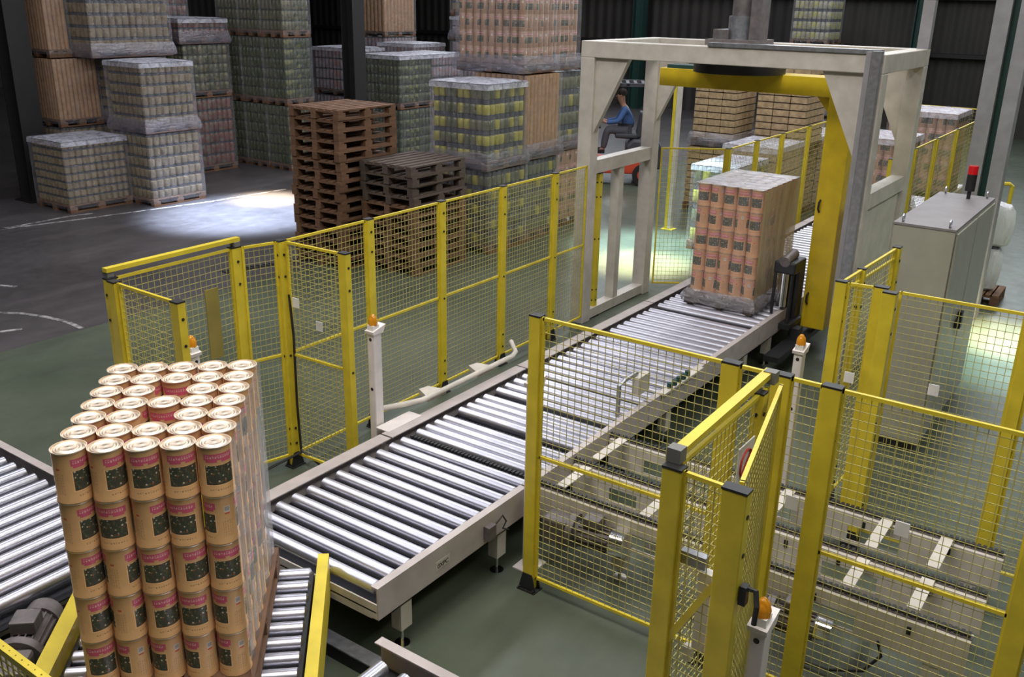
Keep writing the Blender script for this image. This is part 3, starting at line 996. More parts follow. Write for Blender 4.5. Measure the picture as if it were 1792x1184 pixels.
motor('gear_motor', 'gear motor with shiny cowl under the nearest chain track', (4.94, 2.86, 0.34), -PI/2+0.12, 1.2, True)
motor('gear_motor', 'gear motor with shiny cowl under the chain tracks at right', (4.92, 1.42, 0.30), -PI/2+0.08, 1.15, True)
pm = MB().tube([(5.0, 0.85, 0.32), (5.02, 0.82, 0.22), (4.98, 0.9, 0.10), (4.95, 1.1, 0.03), (4.95, 1.35, 0.02)], 0.01, 6)
tag(pm.build('power_cable', M['black'], smooth=True), 'black cable drooping below the right chain tracks', 'cable')
pm = MB().tube([(6.26, 2.95, 0.015), (6.27, 2.88, 0.10), (6.28, 2.80, 0.24), (6.30, 2.72, 0.25), (6.34, 2.62, 0.30), (6.36, 2.55, 0.34)], 0.014, 6)
tag(pm.build('air_hose', M['sign_white'], smooth=True), 'pale air hose under the far chain track', 'hose')
pm = MB().tube([(4.87, YL-0.05, 1.55), (4.88, YL-0.06, 1.2), (4.87, YL-0.06, 0.6), (4.88, YL-0.06, 0.16), (4.92, YL-0.3, 0.03), (4.95, YL-0.75, 0.03)], 0.011, 6)
tag(pm.build('power_cable', M['black'], smooth=True), 'black cable running down the end post of the left fence', 'cable')
pm = MB().tube([(4.88, YL-0.07, 0.14), (4.6, YL+0.05, 0.05), (4.2, YL+0.0, 0.03)], 0.011, 6)
tag(pm.build('power_cable', M['black'], smooth=True), 'black cable lying on floor left of the end post', 'cable')
pm = MB().tube([(6.60, 1.78, 1.60), (6.62, 1.83, 1.52), (6.62, 1.83, 1.38), (6.60, 1.78, 1.26)], 0.012, 6)
tag(pm.build('air_hose', M['shirt'], smooth=True), 'short blue air hose looping beside the rear fence post', 'hose')

# turntable under the near cans
TC = Vector((2.466, 3.82, 0))
TA = math.radians(43)
tt = thing('turntable', 'turned roller platform with yellow side rails under the stacked cans', 'turntable', TC, None, TA)
for k in range(10):
    part('roller', ROL12, tt, (-0.60+0.13*k, 0, ZR-RR), (PI/2, 0, 0))
for s in (-1, 1):
    b = MB()
    b.box(-0.68, 0.60, s*0.66-0.045, s*0.66+(0.02 if s < 0 else 0.045), 0.60, 0.64)
    b.box(-0.68, 0.60, s*0.66-0.045, s*0.66-0.035, 0.38, 0.60)
    b.build('side_rail', M['yellow'], tt, world=False)
    MB().box(-0.66, 0.58, s*0.60-0.012, s*0.60+0.012, 0.40, 0.53).build('bearing_strip', M['black'], tt, world=False)
MB().lathe([(0.55, 0.06), (0.55, 0.30), (0.45, 0.36), (0.3, 0.38)], 32).build('pedestal', M['dark_steel'], tt, world=False)
MB().box(-0.6, 0.55, -0.58, 0.58, 0.38, 0.40).build('deck_plate', M['dark_steel'], tt, world=False)
MB().cyl((0, 0, 0), (0, 0, 0.06), 0.7, 36).build('base_ring', M['dark_steel'], tt, world=False)
ct = thing('cable_tray', 'dark cable duct on the floor beneath the conveyor end', 'cable duct', (3.2, 3.9, 0))
MB().box(3.26, 3.34, 3.2, 4.6, 0.0, 0.10).build('duct_body', M['dark_steel'], ct)
MB().box(3.25, 3.35, 3.2, 4.6, 0.10, 0.11).build('duct_lid', M['galv'], ct)

# ------------------------------------------------------------------ pallets
def pallet_parts(sx, sy, mat, h=0.144):
    top = MB()
    n = 7
    for i in range(n):
        y = -sy/2+(sy-0.1)*i/(n-1)
        top.box(-sx/2, sx/2, y, y+0.1, h-0.022, h)
    for i in range(3):
        x = -sx/2+(sx-0.1)*i/2
        top.box(x, x+0.1, -sy/2, sy/2, h-0.044, h-0.022)
    st = []
    for i in range(3):
        y = -sy/2+(sy-0.1)*i/2
        b = MB()
        b.box(-sx/2, sx/2, y, y+0.1, 0.0, 0.022)
        for j in range(3):
            x = -sx/2+(sx-0.145)*j/2
            b.box(x, x+0.145, y, y+0.1, 0.022, h-0.044)
        st.append(mesh_of(b, 'runner', mat))
    return mesh_of(top, 'deck', mat), st
PM = {}
def pallet(label, x, y, z, sx, sy, rz=0, old=False, group=None, parent=None):
    key = (round(sx, 2), round(sy, 2), old)
    if key not in PM:
        PM[key] = pallet_parts(sx, sy, M['wood_old' if old else 'wood'])
    t = thing('wooden_pallet', label, 'pallet', (x, y, z), group, rz)
    part('deck', PM[key][0], t)
    for r in PM[key][1]:
        part('runner', r, t)
    return t
for (nm, cx, cy, n, old) in [('tall', 10.08, 10.22, 16, False), ('lower', 10.45, 9.18, 11, True)]:
    for i in range(n):
        k = n-1-i
        where = 'topmost' if k == 0 else ('lowest' if i == 0 else '%s from the top' % ORD[k])
        dx, dy = random.uniform(-0.02, 0.02), random.uniform(-0.02, 0.02)
        isold = old and i > 6
        pallet('%s wooden pallet, %s in the %s pallet stack' % ('dark weathered' if isold else 'brown', where, nm), cx+dx, cy+dy, 0.1445*i, 1.2, 1.0,
               random.uniform(-0.012, 0.012), isold, 'pallets in the %s stack' % nm)

# ------------------------------------------------------------------ tin cans
CR, CHT = 0.0768, 0.2465
def can_meshes(mat, n=24):
    b = MB()
    r = CR
    b.lathe([(r-0.004, 0), (r+0.001, 0.001), (r+0.001, 0.006), (r-0.002, 0.010), (r-0.002, CHT-0.008)], n, uvr=(0, CHT), caps=False)
    body = mesh_of(b, 'can_body', mat, True)
    l = MB()
    z = CHT
    l.lathe([(r-0.002, z-0.008), (r+0.001, z-0.005), (r+0.001, z), (r-0.003, z), (r-0.004, z-0.008), (r-0.010, z-0.008), (r-0.015, z-0.003), (r-0.021, z-0.007), (r-0.027, z-0.003), (r-0.034, z-0.007), (r-0.041, z-0.0035), (r-0.048, z-0.006), (0.010, z-0.002), (0.0, z-0.0015)], n, caps=False)
    return body, mesh_of(l, 'can_lid', M['lid'], True)
CAN = can_meshes(M['can'], 28)
CANB = can_meshes(M['can_hazy'], 16)
def can(label, x, y, z, rz, ms, group):
    t = thing('tin_can', label, 'tin can', (x, y, z), group, rz)
    part('can_body', ms[0], t)
    part('can_lid', ms[1], t)
    return t
def can_block(cx, cy, z0, ang, ms, who, group, face, rng, spacing=0.1555, nu=7, nv=5, nl=5, gaps=(), turn=None):
    """u runs away from the camera, v to the left; front row is u=0"""
    ca, sa = math.cos(ang), math.sin(ang)
    cols = ['leftmost', 'second from left', 'middle', 'second from right', 'rightmost']
    for k in range(nl):
        layer = ['top', 'second', 'third', 'fourth', 'bottom'][nl-1-k]
        for i in range(nu):
            for j in range(nv):
                if (i, j) in gaps and k == nl-1:
                    continue
                if k < nl-1 and 0 < i < nu-1 and 0 < j < nv-1 and not ((i, j) in gaps and k == nl-2):
                    continue
                if k < nl-1 and (i == nu-1):
                    continue
                u = (i-(nu-1)/2)*spacing
                v = ((nv-1)/2-j)*spacing
                row = 'front row' if i == 0 else ('back row' if i == nu-1 else '%s row' % ORD[i])
                lb = 'orange printed tin, %s layer, %s, %s, %s' % (layer, row, cols[j], who)
                a = turn[(k, j)] if turn and i == 0 and (k, j) in turn else rng.choice([0, 0.15, -0.2, 0.4, -0.5, 1.2, PI, 2.2, -1.3, 2.8])
                can(lb, cx+u*ca-v*sa, cy+u*sa+v*ca, z0+k*(CHT+0.001), face+a, ms, group)
rng = random.Random(3)
tr = [[1.25, 1.0, 0.35, 0.4, 0.4], [1.2, 0.05, 1.2, -0.1, -1.05], [1.0, 1.45, 0.25, 0.7, 0.35], [0.95, 1.5, 0.6, 0.0, -0.9], [0.35, -0.95, -0.8, -0.85, -0.95]]
TURN = {(4-r, j): tr[r][j] for r in range(5) for j in range(5)}
near = pallet('wooden pallet under the near stack of tins on the turntable', TC.x, TC.y, ZR+0.001, 1.2, 0.82, TA)
# the label centre (u=0.21 of the turn) should look towards the camera for a=0
ZN = ZR+0.001+0.144+0.001
can_block(TC.x, TC.y, ZN, TA, CAN, 'near stack', 'tins of the near stack', TA+PI-2*PI*0.21, rng, gaps=((2, 2), (4, 2)), turn=TURN)
# the film on the right-hand side of the near stack
fm = MB()
nU, nZ = 64, 14
hw = 2.5*0.1555
zt, zb = ZN+5*(CHT+0.001)-0.005, ZN-0.10
for iz in range(nZ+1):
    for iu in range(nU+1):
        u = -3.5*0.1555+7*0.1555*iu/nU
        ph = (u/0.1555) % 1.0
        blg = CR-math.sqrt(max(0, CR*CR-((ph-0.5)*0.1555)**2))
        v = -(hw+0.004)+min(blg*0.55, 0.03)+random.uniform(-0.0015, 0.0015)
        z = zb+(zt-zb)*iz/nZ
        fm.v.append((TC.x+u*math.cos(TA)-v*math.sin(TA), TC.y+u*math.sin(TA)+v*math.cos(TA), z))
for iz in range(nZ):
    for iu in range(nU):
        a = iz*(nU+1)+iu
        fm.face([a, a+1, a+nU+2, a+nU+1])
tag(fm.build('stretch_film', M['film_crease'], smooth=True), 'clear creased film clinging to the right side of the near tins', 'film')

# ------------------------------------------------------------------ wrapped loads
def jar_tier(sx, sy, h, nx, ny, taper=0.8, lid=0.18, n=8, alt=0.0):
    b = MB()
    rx = sx/nx/2
    ry = sy/ny/2
    for i in range(nx):
        for j in range(ny):
            if 0 < i < nx-1 and 0 < j < ny-1:
                continue
            r = min(rx, ry)*0.97
            x, y = -sx/2+rx*(2*i+1), -sy/2+ry*(2*j+1)
            b.cur = 2 if random.random() < alt else 0
            b.lathe([(r*0.9, 0.004), (r, h*0.06), (r, h*(0.92-lid)), (r*taper, h*(0.98-lid))], n, (x, y, 0))
            b.cur = 1
            b.lathe([(r*taper*1.05, h*(0.98-lid)), (r*taper*1.05, h*0.985)], n, (x, y, 0))
    b.box(-sx/2+rx, sx/2-rx, -sy/2+ry, sy/2-ry, 0.01, h*0.9, 1)
    return b
def tray_tier(sx, sy, h, nx, ny, **k):
    b = MB()
    for i in range(nx):
        for j in range(ny):
            x0, y0 = -sx/2+sx*i/nx, -sy/2+sy*j/ny
            g = 0.008
            o = random.uniform(0, 0.012)
            b.box(x0+g-o*0.4, x0+sx/nx-g, y0+g-o*0.4, y0+sy/ny-g, 0.012, h*0.92, 0)
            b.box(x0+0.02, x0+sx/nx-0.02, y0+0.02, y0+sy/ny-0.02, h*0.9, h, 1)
    return b
def can_tier(sx, sy, h, nx, ny, **k):
    b = MB()
    r = sx/nx/2*0.98
    for i in range(nx):
        for j in range(ny):
            if 0 < i < nx-1 and 0 < j < ny-1:
                continue
            b.lathe([(r, 0.0), (r, h*0.98), (r*0.95, h)], 10, (-sx/2+sx/nx*(i+0.5), -sy/2+sy/ny*(j+0.5), 0), uvr=(0, h), du=random.choice([0, 0.1, 0.2, 0.3, 0.4, 0.5, 0.6, 0.7, 0.8, 0.9]))
    b.box(-sx/2+r, sx/2-r, -sy/2+r, sy/2-r, 0.01, h*0.96)
    return b
TM = {}
KIND = {
    'tan': (jar_tier, 'jar_layer', ['jar_tan', 'lids'], dict(taper=0.75, lid=0.22)),
    'gy': (jar_tier, 'jar_layer', ['jar_gy', 'lids', 'jar_yellow'], dict(taper=0.8, lid=0.3, alt=0.28)),
    'green': (jar_tier, 'jar_layer', ['jar_green', 'lids_green'], dict(taper=0.85, lid=0.12)),
    'olive': (jar_tier, 'jar_layer', ['jar_olive', 'lids_green'], dict(taper=0.85, lid=0.12)),
    'red': (jar_tier, 'jar_layer', ['jar_red', 'lids'], dict(taper=0.85, lid=0.15)),
    'pale': (jar_tier, 'jar_layer', ['jar_pale', 'lids'], dict(taper=0.9, lid=0.1)),
    'top': (jar_tier, 'jar_layer', ['jar_top', 'lids'], dict(taper=0.85, lid=0.25)),
    'cans': (can_tier, 'can_layer', ['bgcan'], {}),
    'carton': (can_tier, 'tube_layer', ['carton'], {}),
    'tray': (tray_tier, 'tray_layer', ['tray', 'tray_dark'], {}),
}
FB = {}
def load(kind, x, y, sx, sy, z0, z1, tiers, label, nx=8, ny=7, film=True, top=False, skirt=False, group='wrapped pallet loads'):
    """film-wrapped load; x, y is its near corner (smallest x and y)"""
    cx, cy = x+sx/2, y+sy/2
    t = thing('pallet_load', label, 'pallet load', (cx, cy, z0), group)
    key = (round(sx, 2), round(sy, 2), False)
    if key not in PM:
        PM[key] = pallet_parts(sx, sy, M['wood'])
    part('deck', PM[key][0], t)
    for r in PM[key][1]:
        part('runner', r, t)
    fn, nm, ms, kw = KIND[kind]
    zz = 0.144
    h = (z1-z0-0.15)/tiers
    k = (kind, round(sx, 2), round(sy, 2), round(h, 3), nx, ny)
    if k not in TM:
        TM[k] = mesh_of(fn(sx-0.02, sy-0.02, h, nx, ny, **kw), nm, [M[q] for q in ms], kind != 'tray')
    for i in range(tiers):
        rz = PI*(i % 2) if kind in ('cans', 'tray', 'gy', 'tan') else 0
        part(nm, TM[k], t, (0, 0, zz+h*i), (0, 0, rz))
    H = z1-z0
    if film:
        b = MB()
        e = 0.012
        X, Y = sx/2+e, sy/2+e
        b.v += [(-X, -Y, 0.06), (X, -Y, 0.06), (X, Y, 0.06), (-X, Y, 0.06), (-X, -Y, H), (X, -Y, H), (X, Y, H), (-X, Y, H)]
        for q in ((0, 1, 5, 4), (1, 2, 6, 5), (2, 3, 7, 6), (3, 0, 4, 7)):
            b.face(q)
        b.build('film_wrap', M['film'], t, world=False)
    if top:
        b = MB()
        X, Y = sx/2+0.015, sy/2+0.015
        n = 8
        for i in range(n+1):
            for j in range(n+1):
                edge = 0.0 if 0 < i < n and 0 < j < n else -0.02
                b.v.append((-X+2*X*i/n, -Y+2*Y*j/n, H+0.006+edge+random.uniform(0, 0.005)))
        for i in range(n):
            for j in range(n):
                a = i*(n+1)+j
                b.face([a, a+n+1, a+n+2, a+1])
        base = len(b.v)
        for s in range(4):
            p = [(-X, -Y), (X, -Y), (X, Y), (-X, Y)]
            a, c = p[s], p[(s+1) % 4]
            b.v += [(a[0]*1.005, a[1]*1.005, H-0.02), (c[0]*1.005, c[1]*1.005, H-0.02), (c[0]*1.01, c[1]*1.01, H-0.10), (a[0]*1.01, a[1]*1.01, H-0.10)]
            b.face([base+4*s+i for i in range(4)])
        b.build('film_cover', M['film_top'], t, world=False)
    if skirt:
        b = MB()
        n = 24
        for ring, (e, z) in enumerate(((0.015, 0.27), (0.05, 0.15), (0.06, 0.05), (0.04, 0.01))):
            p = []
            for s in range(4):
                a = [(-1, -1), (1, -1), (1, 1), (-1, 1)][s]
                c = [(-1, -1), (1, -1), (1, 1), (-1, 1)][(s+1) % 4]
                for q in range(6):
                    f = q/6
                    p.append(((a[0]+(c[0]-a[0])*f)*(sx/2+e), (a[1]+(c[1]-a[1])*f)*(sy/2+e), z+random.uniform(-0.012, 0.012)))
            b.v += p
        for r in range(3):
            for q in range(24):
                b.face([r*24+q, r*24+(q+1) % 24, (r+1)*24+(q+1) % 24, (r+1)*24+q])
        b.build('film_skirt', M['film_thick'], t, smooth=True, world=False)
    return t
# left group
load('tan', 9.04, 16.2, 1.26, 1.1, 0, 1.29, 8, 'single low jar load standing left-most, beside the double jar stack', 10, 9, top=True)
load('tan', 10.32, 15.54, 1.16, 1.12, 0, 1.34, 6, 'lower jar load of the front-left double stack', 8, 8)
load('tan', 10.34, 15.56, 1.12, 1.10, 1.345, 2.62, 6, 'upper jar load of the front-left double stack, film topped', 8, 8, top=True, skirt=True)
load('tan', 9.85, 17.55, 0.9, 1.0, 0, 1.33, 6, 'jar load at floor level hidden behind the single low load', 6, 7)
load('carton', 9.85, 17.55, 0.9, 1.0, 1.34, 2.6, 1, 'brown load of upright cardboard behind the low jar load', 10, 11)
load('carton', 9.85, 17.6, 0.45, 1.0, 2.62, 4.0, 3, 'cardboard load at the very top left of the stacks', 5, 10)
load('tan', 10.8, 17.0, 1.1, 1.1, 0, 1.33, 6, 'jar load at floor level behind the front-left double stack', 8, 8)
load('tan', 10.8, 17.0, 1.1, 1.1, 1.34, 2.6, 6, 'middle jar load behind the front-left double stack', 8, 8, skirt=True)
load('tan', 10.35, 17.0, 1.75, 1.1, 2.62, 4.1, 6, 'wide top jar load above the front-left double stack', 12, 8, skirt=True)
load('red', 12.95, 17.85, 1.2, 1.1, 0, 1.62, 6, 'dark red jar load at floor level left of the green jars', 9, 8)
load('olive', 12.95, 17.85, 1.2, 1.1, 1.63, 2.75, 5, 'olive jar load above the dark red jars', 9, 8)
load('red', 12.9, 17.85, 1.25, 1.15, 2.77, 3.3, 2, 'half-height red jar load with shiny film top', 9, 8, top=True, skirt=True)
load('red', 14.0, 20.6, 1.2, 1.2, 2.9, 4.3, 5, 'high red jar load behind the half-height red one', 9, 8)
load('red', 14.0, 20.6, 1.2, 1.2, 0, 1.44, 5, 'lowest load of the hidden red stack at the back', 9, 8)
load('red', 14.0, 20.6, 1.2, 1.2, 1.45, 2.89, 5, 'middle load of the hidden red stack at the back', 9, 8)
for c, yy in enumerate((18.05, 17.3, 16.55)):
    for r in range(3):
        load('olive' if r == 2 else 'green', 14.62, yy, 0.8, 0.72, 1.46*r, 1.46*r+1.45, 6,
             'dark green jar load, %s level, %s column of the green wall' % (['bottom', 'middle', 'top'][r], ['left', 'middle', 'right'][c]), 8, 6)
# middle
load('pale', 18.6, 18.4, 1.2, 1.5, 0, 1.25, 4, 'pale jar load at floor level behind the black column', 9, 11)
load('pale', 18.6, 18.4, 1.2, 1.5, 1.26, 2.5, 4, 'pale jar load with bright film top left of the black column', 9, 11, top=True)
load('green', 17.15, 15.45, 1.2, 1.25, 0, 1.25, 5, 'dark green jar load at floor level behind the pallet stacks', 10, 10)
load('green', 17.15, 15.45, 1.2, 1.25, 1.26, 2.5, 5, 'dark green jar load with film top right of the black column', 10, 10, top=True)
load('pale', 18.4, 15.45, 1.1, 1.25, 0, 1.25, 4, 'pale purple jar load at floor level beside the green one', 9, 10)
load('pale', 18.4, 15.45, 1.1, 1.25, 1.26, 2.5, 4, 'pale purple jar load with film top behind the green one', 9, 10, top=True)
load('pale', 19.9, 17.4, 1.3, 1.3, 0, 1.30, 4, 'pale load at floor level under the orange cartons', 9, 10)
load('pale', 19.9, 17.4, 1.3, 1.3, 1.31, 2.62, 4, 'pale load with film top under the orange cartons', 9, 10, top=True)
load('carton', 21.8, 20.2, 1.4, 1.7, 2.66, 4.3, 3, 'orange carton load high up right of the black column', 9, 11)
load('pale', 21.8, 20.2, 1.4, 1.7, 0, 1.32, 4, 'hidden bottom load below the orange cartons', 9, 11)
load('pale', 21.8, 20.2, 1.4, 1.7, 1.33, 2.65, 4, 'hidden middle load below the orange cartons', 9, 11)
load('olive', 20.6, 15.2, 1.2, 1.5, 0, 1.35, 5, 'olive load at floor level behind the purple jars', 9, 11)
load('pale', 20.6, 15.2, 1.2, 1.5, 1.36, 2.72, 5, 'pale load behind the purple jars, under the pink one', 9, 11)
load('pale', 20.6, 15.2, 1.2, 1.5, 2.73, 3.35, 2, 'half-height pink load with shiny film', 9, 11, top=True, skirt=True)
load('tan', 20.6, 15.2, 1.2, 1.5, 3.36, 4.4, 4, 'tan load at the very top left of the brown tins', 9, 11)
# right of the wooden pallets
load('gy', 11.55, 8.62, 1.03, 1.10, 0, 1.30, 5, 'green jar load with yellow marks, lower, behind the left fence', 8, 9, skirt=False)
load('gy', 11.52, 8.64, 1.03, 1.10, 1.31, 2.62, 5, 'green jar load with yellow marks, upper, film topped', 8, 9, top=True, skirt=True)
load('gy', 12.62, 8.66, 0.98, 1.10, 0, 1.33, 5, 'yellowish jar load at floor level under the orange tubes', 8, 9)
load('carton', 12.62, 8.66, 0.98, 1.10, 1.34, 2.68, 1, 'orange tube load between two jar loads', 9, 10, skirt=True)
load('cans', 13.64, 8.80, 0.9, 1.0, 0, 1.33, 5, 'pinkish tin load at floor level beside the gantry', 6, 7)
load('gy', 13.64, 8.80, 0.9, 1.0, 1.34, 2.68, 4, 'small yellowish jar load just left of the gantry', 7, 8, skirt=True)
load('cans', 12.60, 8.74, 0.92, 1.35, 2.70, 4.1, 5, 'big brown tin load on top, left half', 6, 9, skirt=True)
load('cans', 13.54, 8.78, 0.78, 1.25, 2.70, 4.1, 5, 'big brown tin load on top, right half', 6, 8, skirt=True)
# behind the gantry
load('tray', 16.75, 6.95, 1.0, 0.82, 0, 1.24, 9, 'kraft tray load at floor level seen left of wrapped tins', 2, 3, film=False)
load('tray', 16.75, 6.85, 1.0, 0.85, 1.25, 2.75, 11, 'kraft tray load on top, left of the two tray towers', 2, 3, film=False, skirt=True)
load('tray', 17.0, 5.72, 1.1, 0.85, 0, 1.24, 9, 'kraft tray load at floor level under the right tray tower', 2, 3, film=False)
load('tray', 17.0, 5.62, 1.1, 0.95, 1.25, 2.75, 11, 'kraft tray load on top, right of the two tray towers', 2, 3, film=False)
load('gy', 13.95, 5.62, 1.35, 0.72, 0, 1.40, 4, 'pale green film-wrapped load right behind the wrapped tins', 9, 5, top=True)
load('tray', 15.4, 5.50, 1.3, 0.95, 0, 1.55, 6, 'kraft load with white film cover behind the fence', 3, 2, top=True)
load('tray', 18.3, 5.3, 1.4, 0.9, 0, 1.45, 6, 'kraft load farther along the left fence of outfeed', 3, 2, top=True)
load('pale', 22.5, 6.2, 1.4, 1.4, 0, 1.30, 4, 'dim purple load far behind the yellow arm, lower', 9, 9)
load('pale', 22.5, 6.2, 1.4, 1.4, 1.31, 2.6, 4, 'dim purple load far behind the yellow arm, upper', 9, 9, top=True)
load('top', 29.4, 9.35, 1.2, 1.15, 2.66, 3.98, 4, 'pale yellow jar load high against the far wall', 7, 8)
load('top', 29.4, 9.35, 1.2, 1.15, 0, 1.32, 4, 'hidden floor jar load against the far wall', 7, 8)
load('top', 29.4, 9.35, 1.2, 1.15, 1.33, 2.65, 4, 'hidden middle jar load against the far wall', 7, 8)
load('cans', 15.2, 3.45, 1.1, 0.95, ZR+0.001, ZR+1.35, 5, 'tin load on the outfeed right behind the yellow arm', 7, 6, top=True, skirt=True)
load('cans', 18.2, 3.35, 1.2, 1.15, ZR+0.001, ZR+1.5, 5, 'tin load at the far end of the outfeed conveyor', 7, 7, top=True)
load('pale', 6.6, 18.8, 1.2, 1.2, 0, 1.5, 5, 'dim grey load at the left picture edge, floor level', 8, 8)
load('pale', 8.0, 21.5, 1.4, 1.4, 0, 1.6, 5, 'grey load behind the left black column, floor level', 8, 8)
load('pale', 8.0, 21.5, 1.4, 1.4, 1.61, 3.2, 5, 'grey load behind the left black column, upper', 8, 8)

# ------------------------------------------------------------------ stretch wrapper
GX0, GX1, GYL, GYR, GH = 9.6, 11.38, 5.86, 2.48, 3.39
S = 0.18
gt = thing('wrapping_gantry', 'cream steel gantry spanning the conveyor over the wrapped tins', 'gantry', (10.26, 4.17, 0))
for x, y, z0 in ((GX0, GYL-S, 0), (GX1-S, GYL-S, 0), (GX0, GYR, 0), (GX1-S, GYR, 0)):
    MB().box(x, x+S, y, y+S, z0, GH-S).build('leg', M['cream'], gt, bevel=0.008)
for x in (GX0, GX1-S):
    MB().box(x, x+S, GYR, GYL, GH-S, GH).build('lintel', M['cream'], gt, bevel=0.008)
for y in (GYR, GYL-S):
    MB().box(GX0+S, GX1-S, y, y+S, GH-S, GH).build('top_beam', M['cream'], gt, bevel=0.008)
    MB().box(GX0+S, GX1-S, y+0.02, y+S-0.02, 1.86, 2.02).build('mid_beam', M['cream'], gt)
MB().box(GX0+S, GX1-S, GYL-S+0.02, GYL-0.02, 0.02, 0.14).build('bottom_beam', M['cream'], gt)
MB().box(GX0+0.80, GX0+0.92, GYL-S+0.03, GYL-0.03, 0.14, 1.86).build('upright', M['cream'], gt)
for x in (GX0, GX1-S):
    xa, xb = x+0.05, x+0.13
    MB().prism([(GYL-S, GH-S), (GYL-S-0.42, GH-S), (GYL-S, GH-S-0.85)], 0, xa, xb).build('gusset', M['cream'], gt)
    MB().prism([(GYR+S, GH-S), (GYR+S+0.42, GH-S), (GYR+S, GH-S-0.85)], 0, xa, xb).build('gusset', M['cream'], gt)
MB().box(GX0+S, GX1-S, GYR+0.06, GYR+0.09, 0.15, 1.86).build('side_panel', M['cream'], gt)
MB().box(GX0-0.09, GX0, GYR+0.02, GYR+0.11, 0.9, GH+0.03).build('cable_channel', M['galv'], gt)
MB().box(GX0-0.06, GX0-0.001, GYR+0.12, GYR+0.17, 0.9, GH+0.02).build('cable_duct', M['pale_steel'], gt)
MB().box(GX0-0.02, GX0+0.1, GYR+0.05, 4.3, GH, GH+0.04).build('top_cable_tray', M['galv'], gt)
MB().box(GX0+S, GX1-S, 3.85, 4.55, GH-0.14, GH-0.02).build('drive_beam', M['cream'], gt)
MB().box(GX1-0.13, GX1-0.02, GYR, GYR+0.12, GH, GH+0.50).build('mast_extension', M['pale_steel'], gt)
hm = thing('hoist_motor', 'grey drive motor and duct standing on top of the gantry', 'motor', (10.25, 4.2, GH))
MB().box(9.95, 10.55, 3.95, 4.5, GH, GH+0.06).build('base_plate', M['grey_metal'], hm)
MB().box(10.1, 10.5, 4.3, 4.48, GH+0.06, GH+0.16).build('gearbox', M['grey_metal'], hm)
MB().cyl((10.25, 4.22, GH+0.06), (10.25, 4.22, GH+0.30), 0.14, 20).build('motor_body', M['galv'], hm, smooth=True)
MB().cyl((10.25, 4.22, GH+0.30), (10.25, 4.22, GH+0.75), 0.11, 20).build('fan_cowl', M['grey_metal'], hm, smooth=True)
MB().box(10.13, 10.37, 3.96, 4.08, GH+0.06, GH+0.5).build('terminal_box', M['grey_metal'], hm)
# rotating arm
ax = 10.32
am = thing('wrapper_arm', 'big yellow rotating arm hanging over and beside the wrapped tins', 'wrapper arm', (10.25, 4.2, 3.0))
MB().box(ax-0.05, ax+0.30, 2.98, 5.18, 2.90, 3.10).build('cross_beam', M['yellow_deep'], am, bevel=0.006)
b = MB()
b.box(ax-0.06, ax+0.46, 2.90, 3.17, 0.34, 3.10)
b.build('mast', M['yellow_deep'], am, bevel=0.01)
MB().prism([(3.17, 2.90), (3.32, 2.90), (3.17, 2.72)], 0, ax, ax+0.2).build('corner_brace', M['yellow_deep'], am)
MB().cyl((10.25, 4.2, 3.10), (10.25, 4.2, GH-0.14), 0.5, 32).build('slewing_ring', M['dark_steel'], am, smooth=True)
MB().box(ax-0.03, ax+0.25, 4.3, 5.1, 3.10, 3.14).build('chain_guard', M['green_steel'], am)
for z in (0.66, 1.72):
    MB().tube([(ax-0.06, 3.12, z+0.09), (ax-0.10, 3.12, z+0.07), (ax-0.11, 3.12, z), (ax-0.06, 3.12, z-0.04)], 0.012, 6).build('hook', M['black'], am)
hd = thing('film_carriage', 'film carriage with silver roll between wrapped tins and yellow arm', 'film carriage', (10.05, 3.25, 0.5))
cxr, cyr = 10.0, 3.36
MB().box(cxr-0.15, cxr+0.25, cyr-0.20, cyr+0.05, 0.40, 0.46).build('bottom_plate', M['dark_steel'], hd)
MB().box(cxr-0.12, cxr+0.25, cyr-0.18, cyr+0.06, 1.02, 1.16).build('top_plate', M['dark_steel'], hd, bevel=0.02)
MB().cyl((cxr, cyr-0.03, 0.62), (cxr, cyr-0.03, 1.02), 0.055, 16).build('film_roll', M['chrome'], hd, smooth=True)
for dx, dy in ((-0.12, 0.03), (-0.10, -0.15), (0.10, -0.10)):
    MB().cyl((cxr+dx, cyr+dy, 0.46), (cxr+dx, cyr+dy, 1.02), 0.018, 10).build('dancer_roller', M['dark_steel'], hd, smooth=True)
MB().cyl((cxr-0.13, cyr-0.06, 1.16), (cxr+0.16, cyr-0.06, 1.20), 0.058, 16).build('drive_motor', M['grey_metal'], hd, smooth=True)
MB().box(cxr+0.12, cxr+0.30, cyr-0.16, cyr+0.02, 0.46, 1.02).build('back_plate', M['dark_steel'], hd)
MB().box(9.3, 10.9, 3.05, 3.22, 0.20, 0.26).build('service_rail', M['dark_steel'], hd)
MB().box(9.95, 10.10, 3.08, 3.20, 0.26, 0.40).build('support', M['dark_steel'], hd)
# wrapped tins
PX, PY = 10.19, 3.93
pallet('wooden pallet under the wrapped tins below the gantry', PX, PY, ZR+0.001, 1.16, 0.82, 0, True)
can_block(PX, PY, ZR+0.147, 0, CANB, 'gantry stack', 'tins of the wrapped stack', PI-2*PI*0.21, random.Random(11))
fw_ = thing('stretch_film', 'hazy film wrapped round the tins below the gantry', 'film', (PX, PY, ZR))
def film_box(x0, x1, y0, y1, z0, z1):
    b = MB()
    b.v += [(x0, y0, z0), (x1, y0, z0), (x1, y1, z0), (x0, y1, z0), (x0, y0, z1), (x1, y0, z1), (x1, y1, z1), (x0, y1, z1)]
    for q in ((0, 1, 5, 4), (1, 2, 6, 5), (2, 3, 7, 6), (3, 0, 4, 7)):
        b.face(q)
    return b
zt = ZR+0.147+5*(CHT+0.001)
hx, hy = 3.5*0.1555+0.008, 2.5*0.1555+0.008
